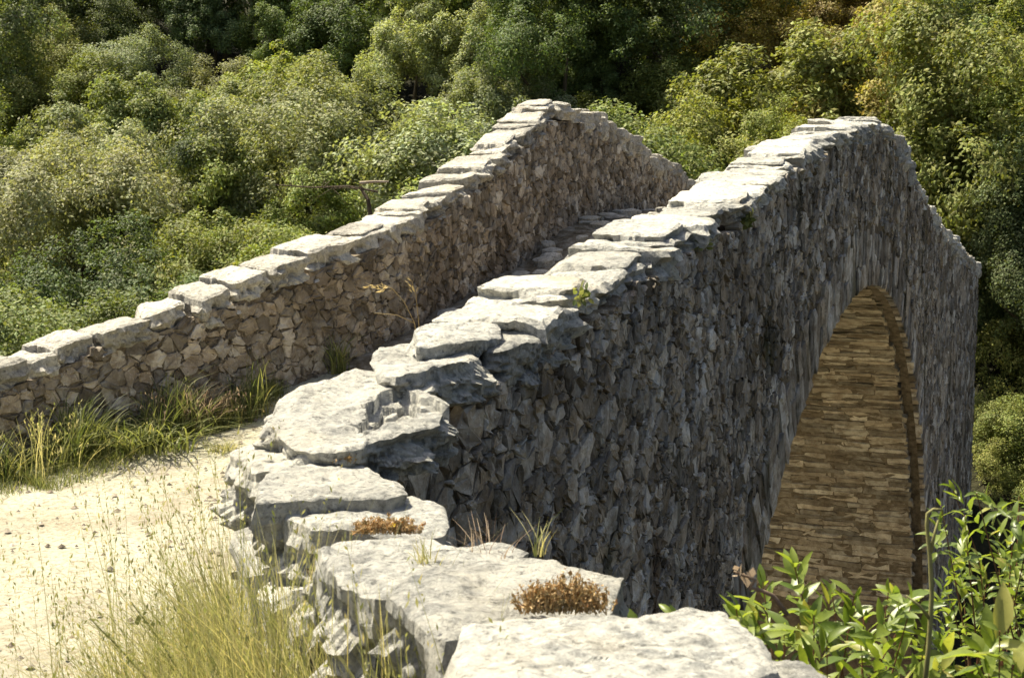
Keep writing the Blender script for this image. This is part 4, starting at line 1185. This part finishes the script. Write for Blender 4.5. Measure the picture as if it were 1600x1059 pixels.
T3 = [(1562, 985, 2.3), (1602, 1000, 2.35), (1528, 1015, 2.4), (1582, 1040, 2.3), (1612, 1050, 2.4), (1545, 1052, 2.35)]
shrub('broad dull-green leaves in the bottom right corner', (1590, 1900), 2.4, T3, 0.066, 10, 0.09, 3)
stalk('withered_twig', 'curled withered brown twig left of the bright green shrub', 'twig', [(1230, 960), (1208, 930), (1190, 922), (1172, 918), (1180, 906), (1168, 900), (1158, 897), (1147, 892)], 2.5, 0.005, M['russet'], 8)

# small green plants rooted in the outer edge of the near parapet
for (x, r_, sz, lab) in ((905, 463, 0.045, 'tiny green plant on the parapet edge, nearest the hollow slab'), (1097, 378, 0.05, 'tiny green plant below the parapet edge, middle one of three'),
                         (1163, 342, 0.07, 'tiny green plant below the parapet edge, nearest the crest')):
    s1, z1 = on_line(x, r_, -0.03); bp_ = loc(s1, -0.03); s = Soup()
    for i in range(26):
        d_ = RN.randn(3) + np.array([.8, -.6, .3]); d_ /= np.linalg.norm(d_); sd = np.cross(d_, RN.randn(3)); sd /= np.linalg.norm(sd); nn = np.cross(d_, sd)
        s.add(RN.randn(3) * sz * 0.3 + sz * 0.8 * (LM[0][:, :1] * d_ + LM[0][:, 1:2] * sd * 1.5 + LM[0][:, 2:] * nn), LF[0], RN.rand())
    o = s.build('wall_plant', M['grass']); o.location = (float(bp_[0]), float(bp_[1]), z1); tag(o, lab, 'plant', 'tiny plants on the near parapet')

# ------------------------------------------------------------------ cobbles on the deck and pebbles on the path
rnd = random.Random(8)
for i in range(170):
    s1 = rnd.uniform(11.6, 18.8); t1 = rnd.uniform(1.2, 3.35) ; c = loc(s1, t1); r_ = rnd.uniform(0.06, 0.15)
    if rnd.random() < 0.4 and s1 < 12.6: continue
    poly = [c + r_ * np.array([math.cos(g) * rnd.uniform(.8, 1.2), math.sin(g) * rnd.uniform(.6, 1.1)]) for g in np.linspace(0, 6.28, 8)[:-1]]
    zr = rnd.uniform(0.04, 0.10); zc = float(deck(s1)); sl = (float(deck(s1 + .2)) - float(deck(s1 - .2))) / 0.4
    v, f = rock(poly, lambda q: zc + zr + ((q - c) @ D) * sl, 0.10, i + 0.5, 12, 2, 2, 0.01, 0.08, 0.02)
    mesh_obj('cobble', v, f, M['coping_far'], path, False, center=True)
s = Soup()
for i in range(1800):
    x = rnd.uniform(-4.5, -0.3); y = rnd.uniform(3.8, 10.5)
    if not inside(bound, np.array([[x, y]]))[0]: continue
    r_ = rnd.choice([0.004, 0.006, 0.008, 0.011, 0.02]) * rnd.uniform(0.8, 1.2); z1 = path_z(x, y) + 0.003
    a = np.array([[math.cos(g) * rnd.uniform(.7, 1.2), math.sin(g) * rnd.uniform(.7, 1.2), 0] for g in np.linspace(0, 6.28, 6)[:-1]]) * r_
    s.add(np.vstack([a, [[0, 0, r_ * .8]]]) + np.array([x, y, z1 + 0.008]), [[k_, (k_ + 1) % 5, 5] for k_ in range(5)], rnd.random())
o = s.build('pebbles', M['parapet']); tag(o, 'scattered small pebbles on the sandy path', 'pebbles', kind='stuff')
print('done')
